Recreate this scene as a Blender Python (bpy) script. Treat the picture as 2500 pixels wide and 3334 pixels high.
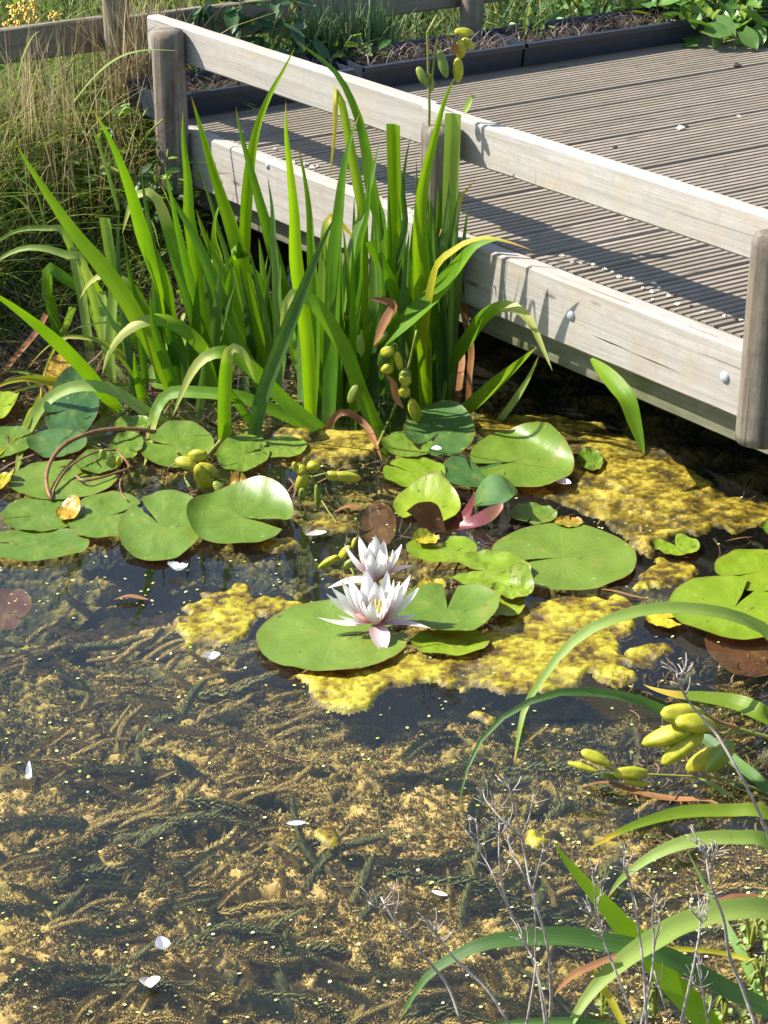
import bpy, math, random
import numpy as np
from mathutils import Vector, Matrix
from mathutils import noise as mnoise

# ------------------------------------------------------------------ camera, sky, sun, exposure
scene = bpy.context.scene
for o in list(bpy.data.objects):
    bpy.data.objects.remove(o, do_unlink=True)
FOC, PITCH, CAMH = 6600.0, math.radians(26.0), 1.75      # focal length in photograph pixels, downward pitch, height above water
cam = bpy.data.cameras.new('camera'); cam_o = bpy.data.objects.new('camera', cam)
scene.collection.objects.link(cam_o); scene.camera = cam_o
cam_o.location = (0, 0, CAMH); cam_o.rotation_euler = (math.radians(90) - PITCH, 0, 0)
cam.sensor_fit = 'VERTICAL'; cam.sensor_height = 24.0; cam.lens = 24.0 * FOC / 3334.0
cam.clip_start = 0.05; cam.clip_end = 500.0

SUN_EL, SHADOW_AZ = math.radians(45.5), math.radians(-12.0)   # shadows fall towards +x
sun_dir = Vector((-math.cos(SHADOW_AZ) * math.cos(SUN_EL), -math.sin(SHADOW_AZ) * math.cos(SUN_EL), math.sin(SUN_EL)))
world = bpy.data.worlds.new('World'); scene.world = world; world.use_nodes = True
wt = world.node_tree; wt.nodes.clear()
wo = wt.nodes.new('ShaderNodeOutputWorld'); wb = wt.nodes.new('ShaderNodeBackground'); ws = wt.nodes.new('ShaderNodeTexSky')
ws.sky_type = 'NISHITA'; ws.sun_disc = False; ws.sun_elevation = SUN_EL
ws.sun_rotation = math.atan2(sun_dir.x, sun_dir.y); ws.air_density = 1.0; ws.dust_density = 1.0
wb.inputs['Strength'].default_value = 0.12
wt.links.new(ws.outputs[0], wb.inputs[0]); wt.links.new(wb.outputs[0], wo.inputs[0])
sun = bpy.data.lights.new('sun', 'SUN'); sun.energy = 5.0; sun.angle = math.radians(0.5); sun.color = (1.0, 0.95, 0.85)
sun_o = bpy.data.objects.new('sun', sun); scene.collection.objects.link(sun_o)
sun_o.rotation_euler = sun_dir.to_track_quat('Z', 'Y').to_euler(); sun_o.location = sun_dir * 12
scene.view_settings.view_transform = 'Standard'; scene.view_settings.look = 'None'
scene.view_settings.gamma = 1.0; scene.view_settings.use_curve_mapping = False
scene.view_settings.exposure = 1.1
scene.render.engine = 'CYCLES'
scene.cycles.max_bounces = 8; scene.cycles.transparent_max_bounces = 12

# ------------------------------------------------------------------ measuring helpers
CP, SP = math.cos(PITCH), math.sin(PITCH)
def ray(x, y):
    a = (x - 1250.0) / FOC; b = (1667.0 - y) / FOC
    return Vector((a, CP + b * SP, -SP + b * CP))
def at(x, y, z=0.0):                       # photograph point -> place on the level z
    r = ray(x, y); t = (z - CAMH) / r.z
    return Vector((r.x * t, r.y * t, z))
def at_y(x, y, Y):                         # photograph point -> place on the upright plane y = Y
    r = ray(x, y); t = Y / r.y
    return Vector((r.x * t, Y, CAMH + r.z * t))
def ppm(p):
    return FOC / (p[1] * CP + (CAMH - p[2]) * SP)
CROPS = {'A': (0, 300), 'B': (500, 100), 'C': (0, 900), 'D': (500, 700), 'E': (1100, 50), 'F': (1000, 700),
         'G': (1700, 1900), 'H': (1700, 2534), 'I': (1100, 2534), 'J': (1700, 700), 'K': (1700, 0), 'L': (0, 1350), 'M': (1200, 1300)}
KS = 800.0 / 1659.0
def P(c, *v):
    if c == 'S':
        return [(v[i], v[i + 1]) for i in range(0, len(v), 2)]
    o = CROPS[c]
    return [(o[0] + KS * v[i], o[1] + KS * v[i + 1]) for i in range(0, len(v), 2)]

# ------------------------------------------------------------------ object helpers
COL = scene.collection
def tag(o, label=None, cat=None, group=None, kind=None):
    if label: o['label'] = label
    if cat: o['category'] = cat
    if group: o['group'] = group
    if kind: o['kind'] = kind
    return o
def empty(name, loc, label, cat, group=None, rz=0.0):
    o = bpy.data.objects.new(name, None); COL.objects.link(o)
    o.location = loc; o.rotation_euler = (0, 0, rz); o.empty_display_size = 0.05
    return tag(o, label, cat, group)
def mk(name, verts, faces, mat, parent=None, origin=None, smooth=True, uvs=None):
    """verts in world space; origin = where the object's own origin sits"""
    me = bpy.data.meshes.new(name)
    if parent is not None and origin is None: origin = parent.location if parent.type == 'EMPTY' else Vector((0, 0, 0))
    ox = Vector(origin) if origin is not None else Vector((0, 0, 0))
    me.from_pydata([(v[0] - ox.x, v[1] - ox.y, v[2] - ox.z) for v in verts], [], faces)
    if uvs is not None:
        uv = me.uv_layers.new(name='UVMap'); li = np.zeros(len(me.loops), dtype=np.int32); me.loops.foreach_get('vertex_index', li)
        uv.data.foreach_set('uv', np.asarray(uvs, dtype=np.float32)[li].ravel())
    if smooth: me.polygons.foreach_set('use_smooth', [True] * len(me.polygons))
    me.materials.append(mat); me.update()
    o = bpy.data.objects.new(name, me); COL.objects.link(o)
    if parent is not None: o.parent = parent
    else: o.location = ox
    return o
def mk_np(name, V, Fq, mat, attr=None, smooth=True, tri=False):
    me = bpy.data.meshes.new(name); n = 3 if tri else 4
    me.vertices.add(len(V)); me.vertices.foreach_set('co', np.asarray(V, dtype=np.float32).ravel())
    me.loops.add(len(Fq) * n); me.loops.foreach_set('vertex_index', np.asarray(Fq, dtype=np.int32).ravel())
    me.polygons.add(len(Fq)); me.polygons.foreach_set('loop_start', np.arange(0, len(Fq) * n, n, dtype=np.int32))
    me.update(calc_edges=True)
    if smooth: me.polygons.foreach_set('use_smooth', np.ones(len(Fq), dtype=bool))
    if attr is not None:
        a = me.attributes.new('tone', 'FLOAT', 'POINT'); a.data.foreach_set('value', np.asarray(attr, dtype=np.float32))
    me.materials.append(mat); me.validate()
    o = bpy.data.objects.new(name, me); COL.objects.link(o); return o

# numpy value noise
def vnoise(x, y, seed=0):
    xi = np.floor(x).astype(np.int64); yi = np.floor(y).astype(np.int64); fx = x - xi; fy = y - yi
    fx = fx * fx * (3 - 2 * fx); fy = fy * fy * (3 - 2 * fy)
    def h(a, b):
        n = (a * 374761393 + b * 668265263 + seed * 1442695041) & 0xffffffff
        n = ((n ^ (n >> 13)) * 1274126177) & 0xffffffff
        return ((n ^ (n >> 16)) & 0xffff) / 65535.0
    return (h(xi, yi) * (1 - fx) + h(xi + 1, yi) * fx) * (1 - fy) + (h(xi, yi + 1) * (1 - fx) + h(xi + 1, yi + 1) * fx) * fy
def fbm(x, y, oct=4, seed=0):
    s = 0; a = .5; t = 0
    for k in range(oct):
        s = s + a * vnoise(x * 2 ** k + 17.3 * k, y * 2 ** k + 9.1 * k, seed + k); t += a; a *= .55
    return s / t

# ------------------------------------------------------------------ materials
def srgb(r, g, b):
    f = lambda c: ((c / 255.0 + .055) / 1.055) ** 2.4 if c / 255.0 > .04045 else c / 255.0 / 12.92
    return (f(r), f(g), f(b), 1.0)
def new_mat(name):
    m = bpy.data.materials.new(name); m.use_nodes = True
    nt = m.node_tree; nt.nodes.clear(); return m, nt
class NT:
    def __init__(s, nt): s.nt = nt
    def n(s, t, **k):
        q = s.nt.nodes.new(t)
        for a, b in k.items():
            if a.startswith('i_'): q.inputs[a[2:].replace('_', ' ')].default_value = b
            else: setattr(q, a, b)
        return q
    def l(s, a, b): s.nt.links.new(a, b)
    def ramp(s, fac, stops):
        r = s.n('ShaderNodeValToRGB'); e = r.color_ramp.elements
        while len(e) < len(stops): e.new(0.5)
        for q, (p, c) in zip(e, stops): q.position = p; q.color = c
        s.l(fac, r.inputs[0]); return r.outputs[0]
    def mix(s, fac, a, b, mode='MIX'):
        q = s.n('ShaderNodeMix', data_type='RGBA', blend_type=mode)
        for k, v in ((0, fac), (6, a), (7, b)):
            if hasattr(v, 'links'): s.l(v, q.inputs[k])
            else: q.inputs[k].default_value = v
        return q.outputs[2]
    def math(s, op, a, b=None, clamp=False):
        q = s.n('ShaderNodeMath', operation=op, use_clamp=clamp)
        for k, v in ((0, a), (1, b)):
            if v is None: continue
            if hasattr(v, 'links'): s.l(v, q.inputs[k])
            else: q.inputs[k].default_value = v
        return q.outputs[0]
    def noise(s, vec, scale, detail=4, rough=.55, dist=0.0):
        q = s.n('ShaderNodeTexNoise'); q.inputs['Scale'].default_value = scale; q.inputs['Detail'].default_value = detail
        q.inputs['Roughness'].default_value = rough; q.inputs['Distortion'].default_value = dist
        if vec is not None: s.l(vec, q.inputs['Vector'])
        return q.outputs['Fac']
    def out(s, sh):
        o = s.n('ShaderNodeOutputMaterial'); s.l(sh, o.inputs['Surface'])
    def bump(s, h, strength, dist=.002, normal=None):
        b = s.n('ShaderNodeBump'); b.inputs['Strength'].default_value = strength; b.inputs['Distance'].default_value = dist
        s.l(h, b.inputs['Height'])
        if normal is not None: s.l(normal, b.inputs['Normal'])
        return b.outputs[0]
    def scaled(s, vec, sc):
        q = s.n('ShaderNodeMapping'); q.inputs['Scale'].default_value = sc; s.l(vec, q.inputs['Vector']); return q.outputs[0]
def principled(T, col, rough=.6, spec=.5, normal=None):
    p = T.n('ShaderNodeBsdfPrincipled')
    if hasattr(col, 'links'): T.l(col, p.inputs['Base Color'])
    else: p.inputs['Base Color'].default_value = col
    if hasattr(rough, 'links'): T.l(rough, p.inputs['Roughness'])
    else: p.inputs['Roughness'].default_value = rough
    p.inputs['Specular IOR Level'].default_value = spec
    if normal is not None: T.l(normal, p.inputs['Normal'])
    return p.outputs[0]

def leaf_mat(name, c0, c1, tip=None, tip_at=.9, trans=.42, rough=.42, stripes=60.0, vary=.35, tcol=None):
    """blade material: u across, v along; fine parallel veins, coloured tip, translucent"""
    m, nt = new_mat(name); T = NT(nt)
    uv = T.n('ShaderNodeUVMap'); sep = T.n('ShaderNodeSeparateXYZ'); T.l(uv.outputs[0], sep.inputs[0])
    oi = T.n('ShaderNodeObjectInfo'); tc = T.n('ShaderNodeTexCoord')
    st = T.noise(T.scaled(uv.outputs[0], (stripes, 3.0, 1.0)), 1.0, 3)
    bl = T.noise(tc.outputs['Object'], 9.0, 3)
    f = T.math('ADD', T.math('MULTIPLY', T.math('SUBTRACT', st, .18), 1.15), T.math('MULTIPLY', oi.outputs['Random'], vary))
    f = T.math('ADD', f, T.math('MULTIPLY', T.math('SUBTRACT', bl, .5), .7), True)
    col = T.ramp(f, [(.2, c0), (.85, c1)])
    if tip is not None:
        e = T.math('ADD', sep.outputs['Y'], T.math('MULTIPLY', T.math('SUBTRACT', bl, .5), .12))
        fac = T.ramp(e, [(tip_at, (0, 0, 0, 1)), (min(1.0, tip_at + .07), (1, 1, 1, 1))])
        col = T.mix(fac, col, tip)
    # small blemishes
    sp = T.noise(tc.outputs['Object'], 55.0, 2); sm = T.ramp(sp, [(.72, (0, 0, 0, 1)), (.78, (1, 1, 1, 1))])
    col = T.mix(T.math('MULTIPLY', sm, .45), col, (.16, .11, .03, 1))
    nrm = T.bump(st, .35, .0015)
    p = principled(T, col, rough, .45, nrm)
    tr = T.n('ShaderNodeBsdfTranslucent'); tcm = T.mix(1.0, col, tcol or (1.12, 1.22, .40, 1), 'MULTIPLY'); T.l(tcm, tr.inputs[0])
    mx = T.n('ShaderNodeMixShader'); mx.inputs[0].default_value = trans
    T.l(p, mx.inputs[1]); T.l(tr.outputs[0], mx.inputs[2]); T.out(mx.outputs[0]); return m
def tone_mat(name, stops, rough=.8, nscale=None, trans=0.0, namp=.3, bump=0.0, spec=.3):
    """colour from the per-piece 'tone' attribute with noise"""
    m, nt = new_mat(name); T = NT(nt)
    at_ = T.n('ShaderNodeAttribute'); at_.attribute_name = 'tone'; tc = T.n('ShaderNodeTexCoord'); f = at_.outputs['Fac']; nrm = None
    if nscale:
        nz = T.noise(tc.outputs['Object'], nscale, 4)
        f = T.math('ADD', f, T.math('MULTIPLY', T.math('SUBTRACT', nz, .5), namp), True)
        if bump: nrm = T.bump(nz, bump, .004)
    col = T.ramp(f, stops); p = principled(T, col, rough, spec, nrm)
    if trans:
        tr = T.n('ShaderNodeBsdfTranslucent'); T.l(col, tr.inputs[0]); mx = T.n('ShaderNodeMixShader'); mx.inputs[0].default_value = trans
        T.l(p, mx.inputs[1]); T.l(tr.outputs[0], mx.inputs[2]); p = mx.outputs[0]
    T.out(p); return m
def plain_mat(name, c0, c1, scale=40.0, rough=.5, spec=.5, bump=.2, trans=0.0, detail=4):
    m, nt = new_mat(name); T = NT(nt); tc = T.n('ShaderNodeTexCoord')
    nz = T.noise(tc.outputs['Object'], scale, detail); col = T.ramp(nz, [(.3, c0), (.7, c1)])
    p = principled(T, col, rough, spec, T.bump(nz, bump, .002))
    if trans:
        tr = T.n('ShaderNodeBsdfTranslucent'); T.l(col, tr.inputs[0]); mx = T.n('ShaderNodeMixShader'); mx.inputs[0].default_value = trans
        T.l(p, mx.inputs[1]); T.l(tr.outputs[0], mx.inputs[2]); p = mx.outputs[0]
    T.out(p); return m
def wood_mat(name, light, dark, stain, grey=.5, green=0.0, gscale=1.0, crk=.27):
    """weathered timber, grain along local x"""
    m, nt = new_mat(name); T = NT(nt); tc = T.n('ShaderNodeTexCoord'); oi = T.n('ShaderNodeObjectInfo')
    add = T.n('ShaderNodeVectorMath', operation='ADD'); T.l(tc.outputs['Object'], add.inputs[0])
    cmb = T.n('ShaderNodeCombineXYZ'); T.l(T.math('MULTIPLY', oi.outputs['Random'], 37.0), cmb.inputs[0]); T.l(cmb.outputs[0], add.inputs[1])
    v = add.outputs[0]
    grain = T.noise(T.scaled(v, (2.2 * gscale, 60 * gscale, 60 * gscale)), 1.0, 6, .6, .6)
    fine = T.noise(T.scaled(v, (9, 260, 260)), 1.0, 3, .6)
    blotch = T.noise(v, 7.0, 5, .6)
    crack = T.noise(T.scaled(v, (1.2, 95, 95)), 1.0, 2, .5, .8)
    col = T.ramp(grain, [(.28, dark), (.62, light)])
    col = T.mix(T.math('MULTIPLY', fine, .45), col, dark)
    col = T.mix(T.ramp(blotch, [(.48, (0, 0, 0, 1)), (.72, (.75, .75, .75, 1))]), col, stain)
    spk = T.noise(v, 190.0, 3, .6); col = T.mix(T.ramp(spk, [(.60, (0, 0, 0, 1)), (.72, (.5, .5, .5, 1))]), col, dark); mot = T.noise(v, 34.0, 4, .65); col = T.mix(T.ramp(mot, [(.45, (0, 0, 0, 1)), (.75, (.55, .55, .55, 1))]), col, dark)
    ck = T.ramp(crack, [(crk - .035, (1, 1, 1, 1)), (crk, (0, 0, 0, 1))])
    col = T.mix(T.math('MULTIPLY', oi.outputs['Random'], .38), col, dark)
    col = T.mix(ck, col, (.05, .04, .03, 1))
    kv = T.n('ShaderNodeTexVoronoi'); kv.inputs['Scale'].default_value = 1.0; T.l(T.scaled(v, (4.0, 14.0, 14.0)), kv.inputs['Vector'])
    kn = T.ramp(kv.outputs['Distance'], [(.05, (1, 1, 1, 1)), (.11, (0, 0, 0, 1))])
    col = T.mix(T.math('MULTIPLY', kn, .75), col, (.09, .06, .04, 1))
    if green:
        gn = T.noise(v, 11.0, 5, .65); col = T.mix(T.math('MULTIPLY', T.ramp(gn, [(.42, (0, 0, 0, 1)), (.65, (1, 1, 1, 1))]), green), col, srgb(86, 92, 52))
    h = T.math('ADD', T.math('ADD', T.math('MULTIPLY', grain, .6), T.math('MULTIPLY', fine, .5)), T.math('MULTIPLY', ck, -1.2))
    T.out(principled(T, col, .82, .25, T.bump(h, .5, .0025))); return m

M = {}
G0, G1 = (.022, .088, .004, 1), (.15, .31, .008, 1)
M['iris'] = leaf_mat('iris_leaf', G0, G1, (.30, .17, .02, 1), .95, trans=.40, vary=.5)
M['iris_bright'] = leaf_mat('iris_leaf_bright', (.115, .25, .003, 1), (.285, .44, .008, 1), (.45, .24, .02, 1), .955, trans=.52, vary=.5)
M['iris_blue'] = leaf_mat('iris_leaf_blue', (.022, .080, .016, 1), (.14, .25, .05, 1), (.22, .16, .04, 1), .96, trans=.35, vary=.5)
M['iris_pale'] = leaf_mat('iris_leaf_pale', (.20, .32, .05, 1), (.36, .46, .11, 1), (.50, .33, .10, 1), .93, trans=.45)
M['iris_yellow'] = leaf_mat('iris_leaf_yellow', (.36, .36, .02, 1), (.55, .46, .04, 1), (.55, .24, .05, 1), .88, trans=.45)
M['iris_half'] = leaf_mat('iris_leaf_half_yellow', (.13, .24, .012, 1), (.28, .38, .03, 1), (.62, .44, .04, 1), .80, trans=.48)
M['iris_droop'] = leaf_mat('iris_leaf_drooping', (.070, .19, .004, 1), (.22, .38, .010, 1), (.42, .45, .11, 1), .66, trans=.45, vary=.4)
M['iris_brown'] = leaf_mat('iris_leaf_dead', (.16, .06, .02, 1), (.36, .17, .06, 1), (.30, .2, .1, 1), .95, trans=.2, rough=.7, tcol=(1.1, .9, .6, 1))
M['stalk'] = plain_mat('seed_stalk', (.13, .17, .02, 1), (.27, .26, .05, 1), 30, .5)
M['stalk_brown'] = plain_mat('stalk_brown', (.14, .05, .02, 1), (.30, .15, .06, 1), 40, .5)
M['pod'] = plain_mat('seed_pod', (.27, .30, .012, 1), (.50, .44, .035, 1), 70, .45, .4, .5, .12)
M['pod_green'] = plain_mat('seed_pod_green', (.12, .20, .02, 1), (.26, .30, .04, 1), 22, .4, .5, .15, .12)
M['twig'] = plain_mat('dead_twig', (.25, .205, .17, 1), (.47, .41, .36, 1), 90, .85, .2, .4)
WL, WD, WS = srgb(188, 182, 174), srgb(128, 120, 110), srgb(168, 148, 120)
M['rail'] = wood_mat('weathered_rail', srgb(186, 181, 174), srgb(148, 142, 134), srgb(172, 155, 132))
M['fascia'] = wood_mat('weathered_fascia', srgb(184, 179, 172), srgb(144, 137, 129), srgb(166, 150, 129))
M['lower'] = wood_mat('damp_board', srgb(150, 146, 128), srgb(96, 94, 78), srgb(120, 116, 84), green=.7)
M['post'] = wood_mat('weathered_post', srgb(158, 148, 134), srgb(70, 62, 54), srgb(130, 114, 94), gscale=.9, crk=.335)
M['deck'] = wood_mat('decking', srgb(164, 151, 136), srgb(112, 101, 88), srgb(138, 127, 108), green=.15)
M['fence'] = wood_mat('fence_timber', srgb(150, 139, 124), srgb(98, 90, 79), srgb(124, 116, 98))
M['metal'] = plain_mat('galvanised_bolt', (.30, .32, .35, 1), (.42, .44, .47, 1), 120, .45, .6, .1)
M['plastic'] = plain_mat('trough_plastic', (.012, .018, .030, 1), (.022, .030, .045, 1), 30, .5, .5, .1)
# ------------------------------------------------------------------ ground sheet with the pond hollow
def smooth01(t): t = np.clip(t, 0, 1); return t * t * (3 - 2 * t)
def bank_back(x): return 4.44 + 1.35 * (x + .90) - .35 * np.maximum(0, x + .90) ** 2 + .04 * np.sin(x * 13.0)
def ground_h(x, y):
    x = np.asarray(x, float); y = np.asarray(y, float)
    back = np.where(x < 0.3, bank_back(np.minimum(x, .3)), bank_back(np.float64(.3)) + .35 * (x - .3))
    d = np.maximum.reduce([(y - back) * .75, (1.78 - y) * 1.0, (-1.9 - x), (x - 2.3)])
    h = -.34 + .34 * smooth01((d + .25) / .25) + .27 * smooth01(d / .55)
    return h + .02 * (fbm(x * 5, y * 5, 3, 3) - .5) * (d > -.05)
gx = np.concatenate([np.linspace(-60, -3, 16)[:-1], np.linspace(-3, 3.2, 156), np.linspace(3.2, 60, 16)[1:]])
gy = np.concatenate([np.linspace(-60, .5, 16)[:-1], np.linspace(.5, 8, 190), np.linspace(8, 90, 16)[1:]])
GX, GY = np.meshgrid(gx, gy); GZ = ground_h(GX, GY)
def grid_faces(ny, nx):
    i = np.arange(ny * nx).reshape(ny, nx)
    return np.stack([i[:-1, :-1], i[:-1, 1:], i[1:, 1:], i[1:, :-1]], -1).reshape(-1, 4)
M['soil'] = plain_mat('damp_soil', (.035, .024, .015, 1), (.11, .08, .05, 1), 30, .95, .1, .8, 0, 6)
m, nt = new_mat('meadow_ground'); T = NT(nt); tc = T.n('ShaderNodeTexCoord'); n1 = T.noise(tc.outputs['Object'], 30.0, 6, .65); n2 = T.noise(tc.outputs['Object'], 1.1, 4)
cg = T.mix(T.ramp(n2, [(.35, (0, 0, 0, 1)), (.6, (1, 1, 1, 1))]), T.ramp(n1, [(.3, (.035, .024, .015, 1)), (.7, (.11, .085, .05, 1))]), T.ramp(n1, [(.3, (.022, .035, .010, 1)), (.7, (.10, .12, .035, 1))]))
T.out(principled(T, cg, .95, .1, T.bump(n1, .8, .01))); M['meadow'] = m
g = mk_np('ground', np.stack([GX, GY, GZ], -1).reshape(-1, 3), grid_faces(*GX.shape), M['meadow']); tag(g, kind='structure')

# ------------------------------------------------------------------ pond bed: silt-covered weed, lumpy
def bed_base(y): return np.interp(y, [1.7, 2.1, 2.5, 2.9, 3.15, 3.5, 5.5], [-.028, -.032, -.042, -.065, -.11, -.17, -.22])
bx = np.arange(-1.25, 1.35, .0032)
by = [1.72]
while by[-1] < 5.0: by.append(by[-1] + .00105 * by[-1] ** 1.35)
by = np.array(by); BX, BY = np.meshgrid(bx, by)
wx = BX + .03 * (fbm(BX * 9, BY * 9, 2, 5) - .5); wy = BY + .03 * (fbm(BX * 9, BY * 9, 2, 6) - .5)
big = fbm(wx * 7, wy * 7, 3, 11); mid = fbm(wx * 34, wy * 40, 3, 12); fine = fbm(wx * 130, wy * 150, 3, 13)
lump = 1 - np.abs(2 * fbm(wx * 75, wy * 85, 3, 14) - 1); hole = smooth01((fbm(wx * 11 + 5, wy * 15, 3, 15) - .54) / .10)
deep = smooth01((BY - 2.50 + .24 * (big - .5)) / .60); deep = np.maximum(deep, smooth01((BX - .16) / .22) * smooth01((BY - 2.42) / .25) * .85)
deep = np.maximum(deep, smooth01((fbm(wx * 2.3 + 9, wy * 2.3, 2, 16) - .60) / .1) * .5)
BZ = bed_base(BY) + .040 * (big - .5) + .018 * (mid - .5) + .013 * (fine - .5) + .009 * lump - .012 - .030 * hole * (1 - deep)
BZ = np.minimum(BZ, -.006 - .01 * mid)
tone = np.clip(.72 + 1.0 * (big - .5) + .7 * (fbm(wx * 3.4 + 3, wy * 3.4, 3, 21) - .5) + .7 * (mid - .5) + .8 * (fine - .5) + .25 * (lump - .6) - .34 * hole - .50 * deep + .10 * (1 - smooth01((BY - 2.1) / .4)), 0, 1)  # deep water and gaps darkened in the colour, for light lost below
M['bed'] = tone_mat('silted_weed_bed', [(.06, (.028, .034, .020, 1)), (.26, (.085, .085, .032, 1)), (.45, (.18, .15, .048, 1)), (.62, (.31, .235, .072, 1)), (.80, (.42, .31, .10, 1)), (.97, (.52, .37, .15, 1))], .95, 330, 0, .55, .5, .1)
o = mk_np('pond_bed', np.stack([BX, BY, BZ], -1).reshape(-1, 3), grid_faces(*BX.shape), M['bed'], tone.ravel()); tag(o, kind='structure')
def bed_at(x, y):
    j = int(np.clip((x + 1.25) / .0032, 0, BX.shape[1] - 1)); i = int(np.clip(np.searchsorted(by, y), 0, BX.shape[0] - 1)); return float(BZ[i, j])

# water: clear sheet, reflecting by its Fresnel term, a little greenish-brown stain
m, nt = new_mat('pond_water'); T = NT(nt); tc = T.n('ShaderNodeTexCoord')
rip = T.noise(T.scaled(tc.outputs['Object'], (1.0, 1.6, 1.0)), 9.0, 3, .5); nb = T.bump(rip, .05, .01)
fr = T.n('ShaderNodeFresnel'); gg = T.n('ShaderNodeNewGeometry'); T.l(T.math('SUBTRACT', 1.42, T.math('MULTIPLY', gg.outputs['Backfacing'], 1.42 - 1 / 1.42)), fr.inputs['IOR']);   # same share of light both ways through the thin sheet
T.l(nb, fr.inputs['Normal'])
gl = T.n('ShaderNodeBsdfGlossy'); gl.inputs['Roughness'].default_value = .015; T.l(nb, gl.inputs['Normal'])
tr = T.n('ShaderNodeBsdfTransparent'); tr.inputs[0].default_value = (.90, .89, .80, 1)
df = T.n('ShaderNodeBsdfDiffuse'); df.inputs[0].default_value = (.40, .40, .36, 1)      # pale veil painted over the water, standing in for murk and sky haze
dn = T.noise(tc.outputs['Object'], 2.2, 4); dm = T.n('ShaderNodeMixShader'); T.l(T.ramp(dn, [(.3, (.008, .008, .008, 1)), (.7, (.026, .026, .026, 1))]), dm.inputs[0]); T.l(tr.outputs[0], dm.inputs[1]); T.l(df.outputs[0], dm.inputs[2])
mx = T.n('ShaderNodeMixShader'); T.l(fr.outputs[0], mx.inputs[0]); T.l(dm.outputs[0], mx.inputs[1]); T.l(gl.outputs[0], mx.inputs[2]); T.out(mx.outputs[0])
M['water'] = m
wv = [(-2.4, 1.3, 0), (2.9, 1.3, 0), (2.9, 6.3, 0), (-2.4, 6.3, 0)]
tag(mk('water', wv, [(0, 1, 2, 3)], M['water']), kind='structure')

# ------------------------------------------------------------------ boardwalk
E0 = Vector((.429, 3.943, 0)); ED = Vector((.619, -.785, 0)).normalized(); EN = Vector((-ED.y, ED.x, 0)); EN = EN if EN.y < 0 else -EN   # edge line, direction, outward normal
def edge(al, pe, z): return E0 + ED * al + EN * pe + Vector((0, 0, z))
DECK = empty('boardwalk', edge(-.5, 0, 0), 'grooved timber boardwalk with low grey rail and round posts beside pond', 'boardwalk')
rnd = random.Random(5)
def beam(name, p0, p1, thick, z0, z1, mat, parent, bev=.004, segs=24, wob=.0012, out=None):
    """board from p0 to p1 (xy, front face line), thickness away from 'out' side; local x along the board"""
    d = Vector((p1[0] - p0[0], p1[1] - p0[1], 0)); L = d.length; d.normalize(); nrm = out or Vector((d.y, -d.x, 0))
    prof = []
    for (a, b, qa, qb) in ((0, z0, 1, 1), (0, z1, 1, -1), (-thick, z1, -1, -1), (-thick, z0, -1, 1)):
        prof += [(a - qa * bev * (0 if False else 1), b), (a, b + qb * bev)] if (a, b) in ((0, z0), (-thick, z1)) else [(a, b + qb * bev), (a - qa * bev, b)]
    n = len(prof); V = []; Fc = []
    sd = rnd.random() * 50; ay = nrm.dot(Vector((-d.y, d.x, 0)))
    for k in range(segs + 1):
        x = L * k / segs
        for q, (a, b) in enumerate(prof):
            w = (mnoise.noise(Vector((x * 9 + sd, q * 3.1, 0)))) * wob
            V.append((x, ay * (a + w), b + w * 1.4 + (mnoise.noise(Vector((x * 40 + sd, q * 7.0, 3))) * wob * .6)))
    for k in range(segs):
        for q in range(n):
            r = (q + 1) % n; Fc.append((k * n + q, k * n + r, (k + 1) * n + r, (k + 1) * n + q))
    Fc += [tuple(range(n)), tuple(range(segs * n, segs * n + n))]
    o = mk(name, V, Fc, mat, None, None, False)
    import bmesh
    bm = bmesh.new(); bm.from_mesh(o.data); bmesh.ops.recalc_face_normals(bm, faces=bm.faces); bm.to_mesh(o.data); bm.free()
    base = parent.location if parent else Vector((0, 0, 0))
    o.location = (p0[0] - base.x, p0[1] - base.y, -base.z); o.rotation_euler = (0, 0, math.atan2(d.y, d.x)); o.parent = parent
    return o
def edge_beam(name, a0, a1, front, thick, z0, z1, mat, **k):
    p0 = edge(a0, front, 0); p1 = edge(a1, front, 0); return beam(name, p0, p1, thick, z0, z1, mat, DECK, out=EN, **k)
FR_ = edge_beam('fascia_board', -.575, 1.6, .033, .045, .206, .349, M['fascia'], bev=.006, segs=60)
FL_ = edge_beam('fascia_board', -1.60, -.580, .014, .042, .203, .350, M['fascia'], bev=.006, segs=40)
edge_beam('lower_board', -.9, 1.6, .000, .040, .138, .262, M['lower'], segs=60)
edge_beam('lower_board', -1.66, -.905, -.020, .040, .136, .262, M['lower'], segs=30)
edge_beam('rail', -.52, 1.6, .030, .038, .523, .616, M['rail'], bev=.005, segs=60)
edge_beam('rail', -1.66, -.525, .013, .038, .520, .614, M['rail'], bev=.005, segs=40)
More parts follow.
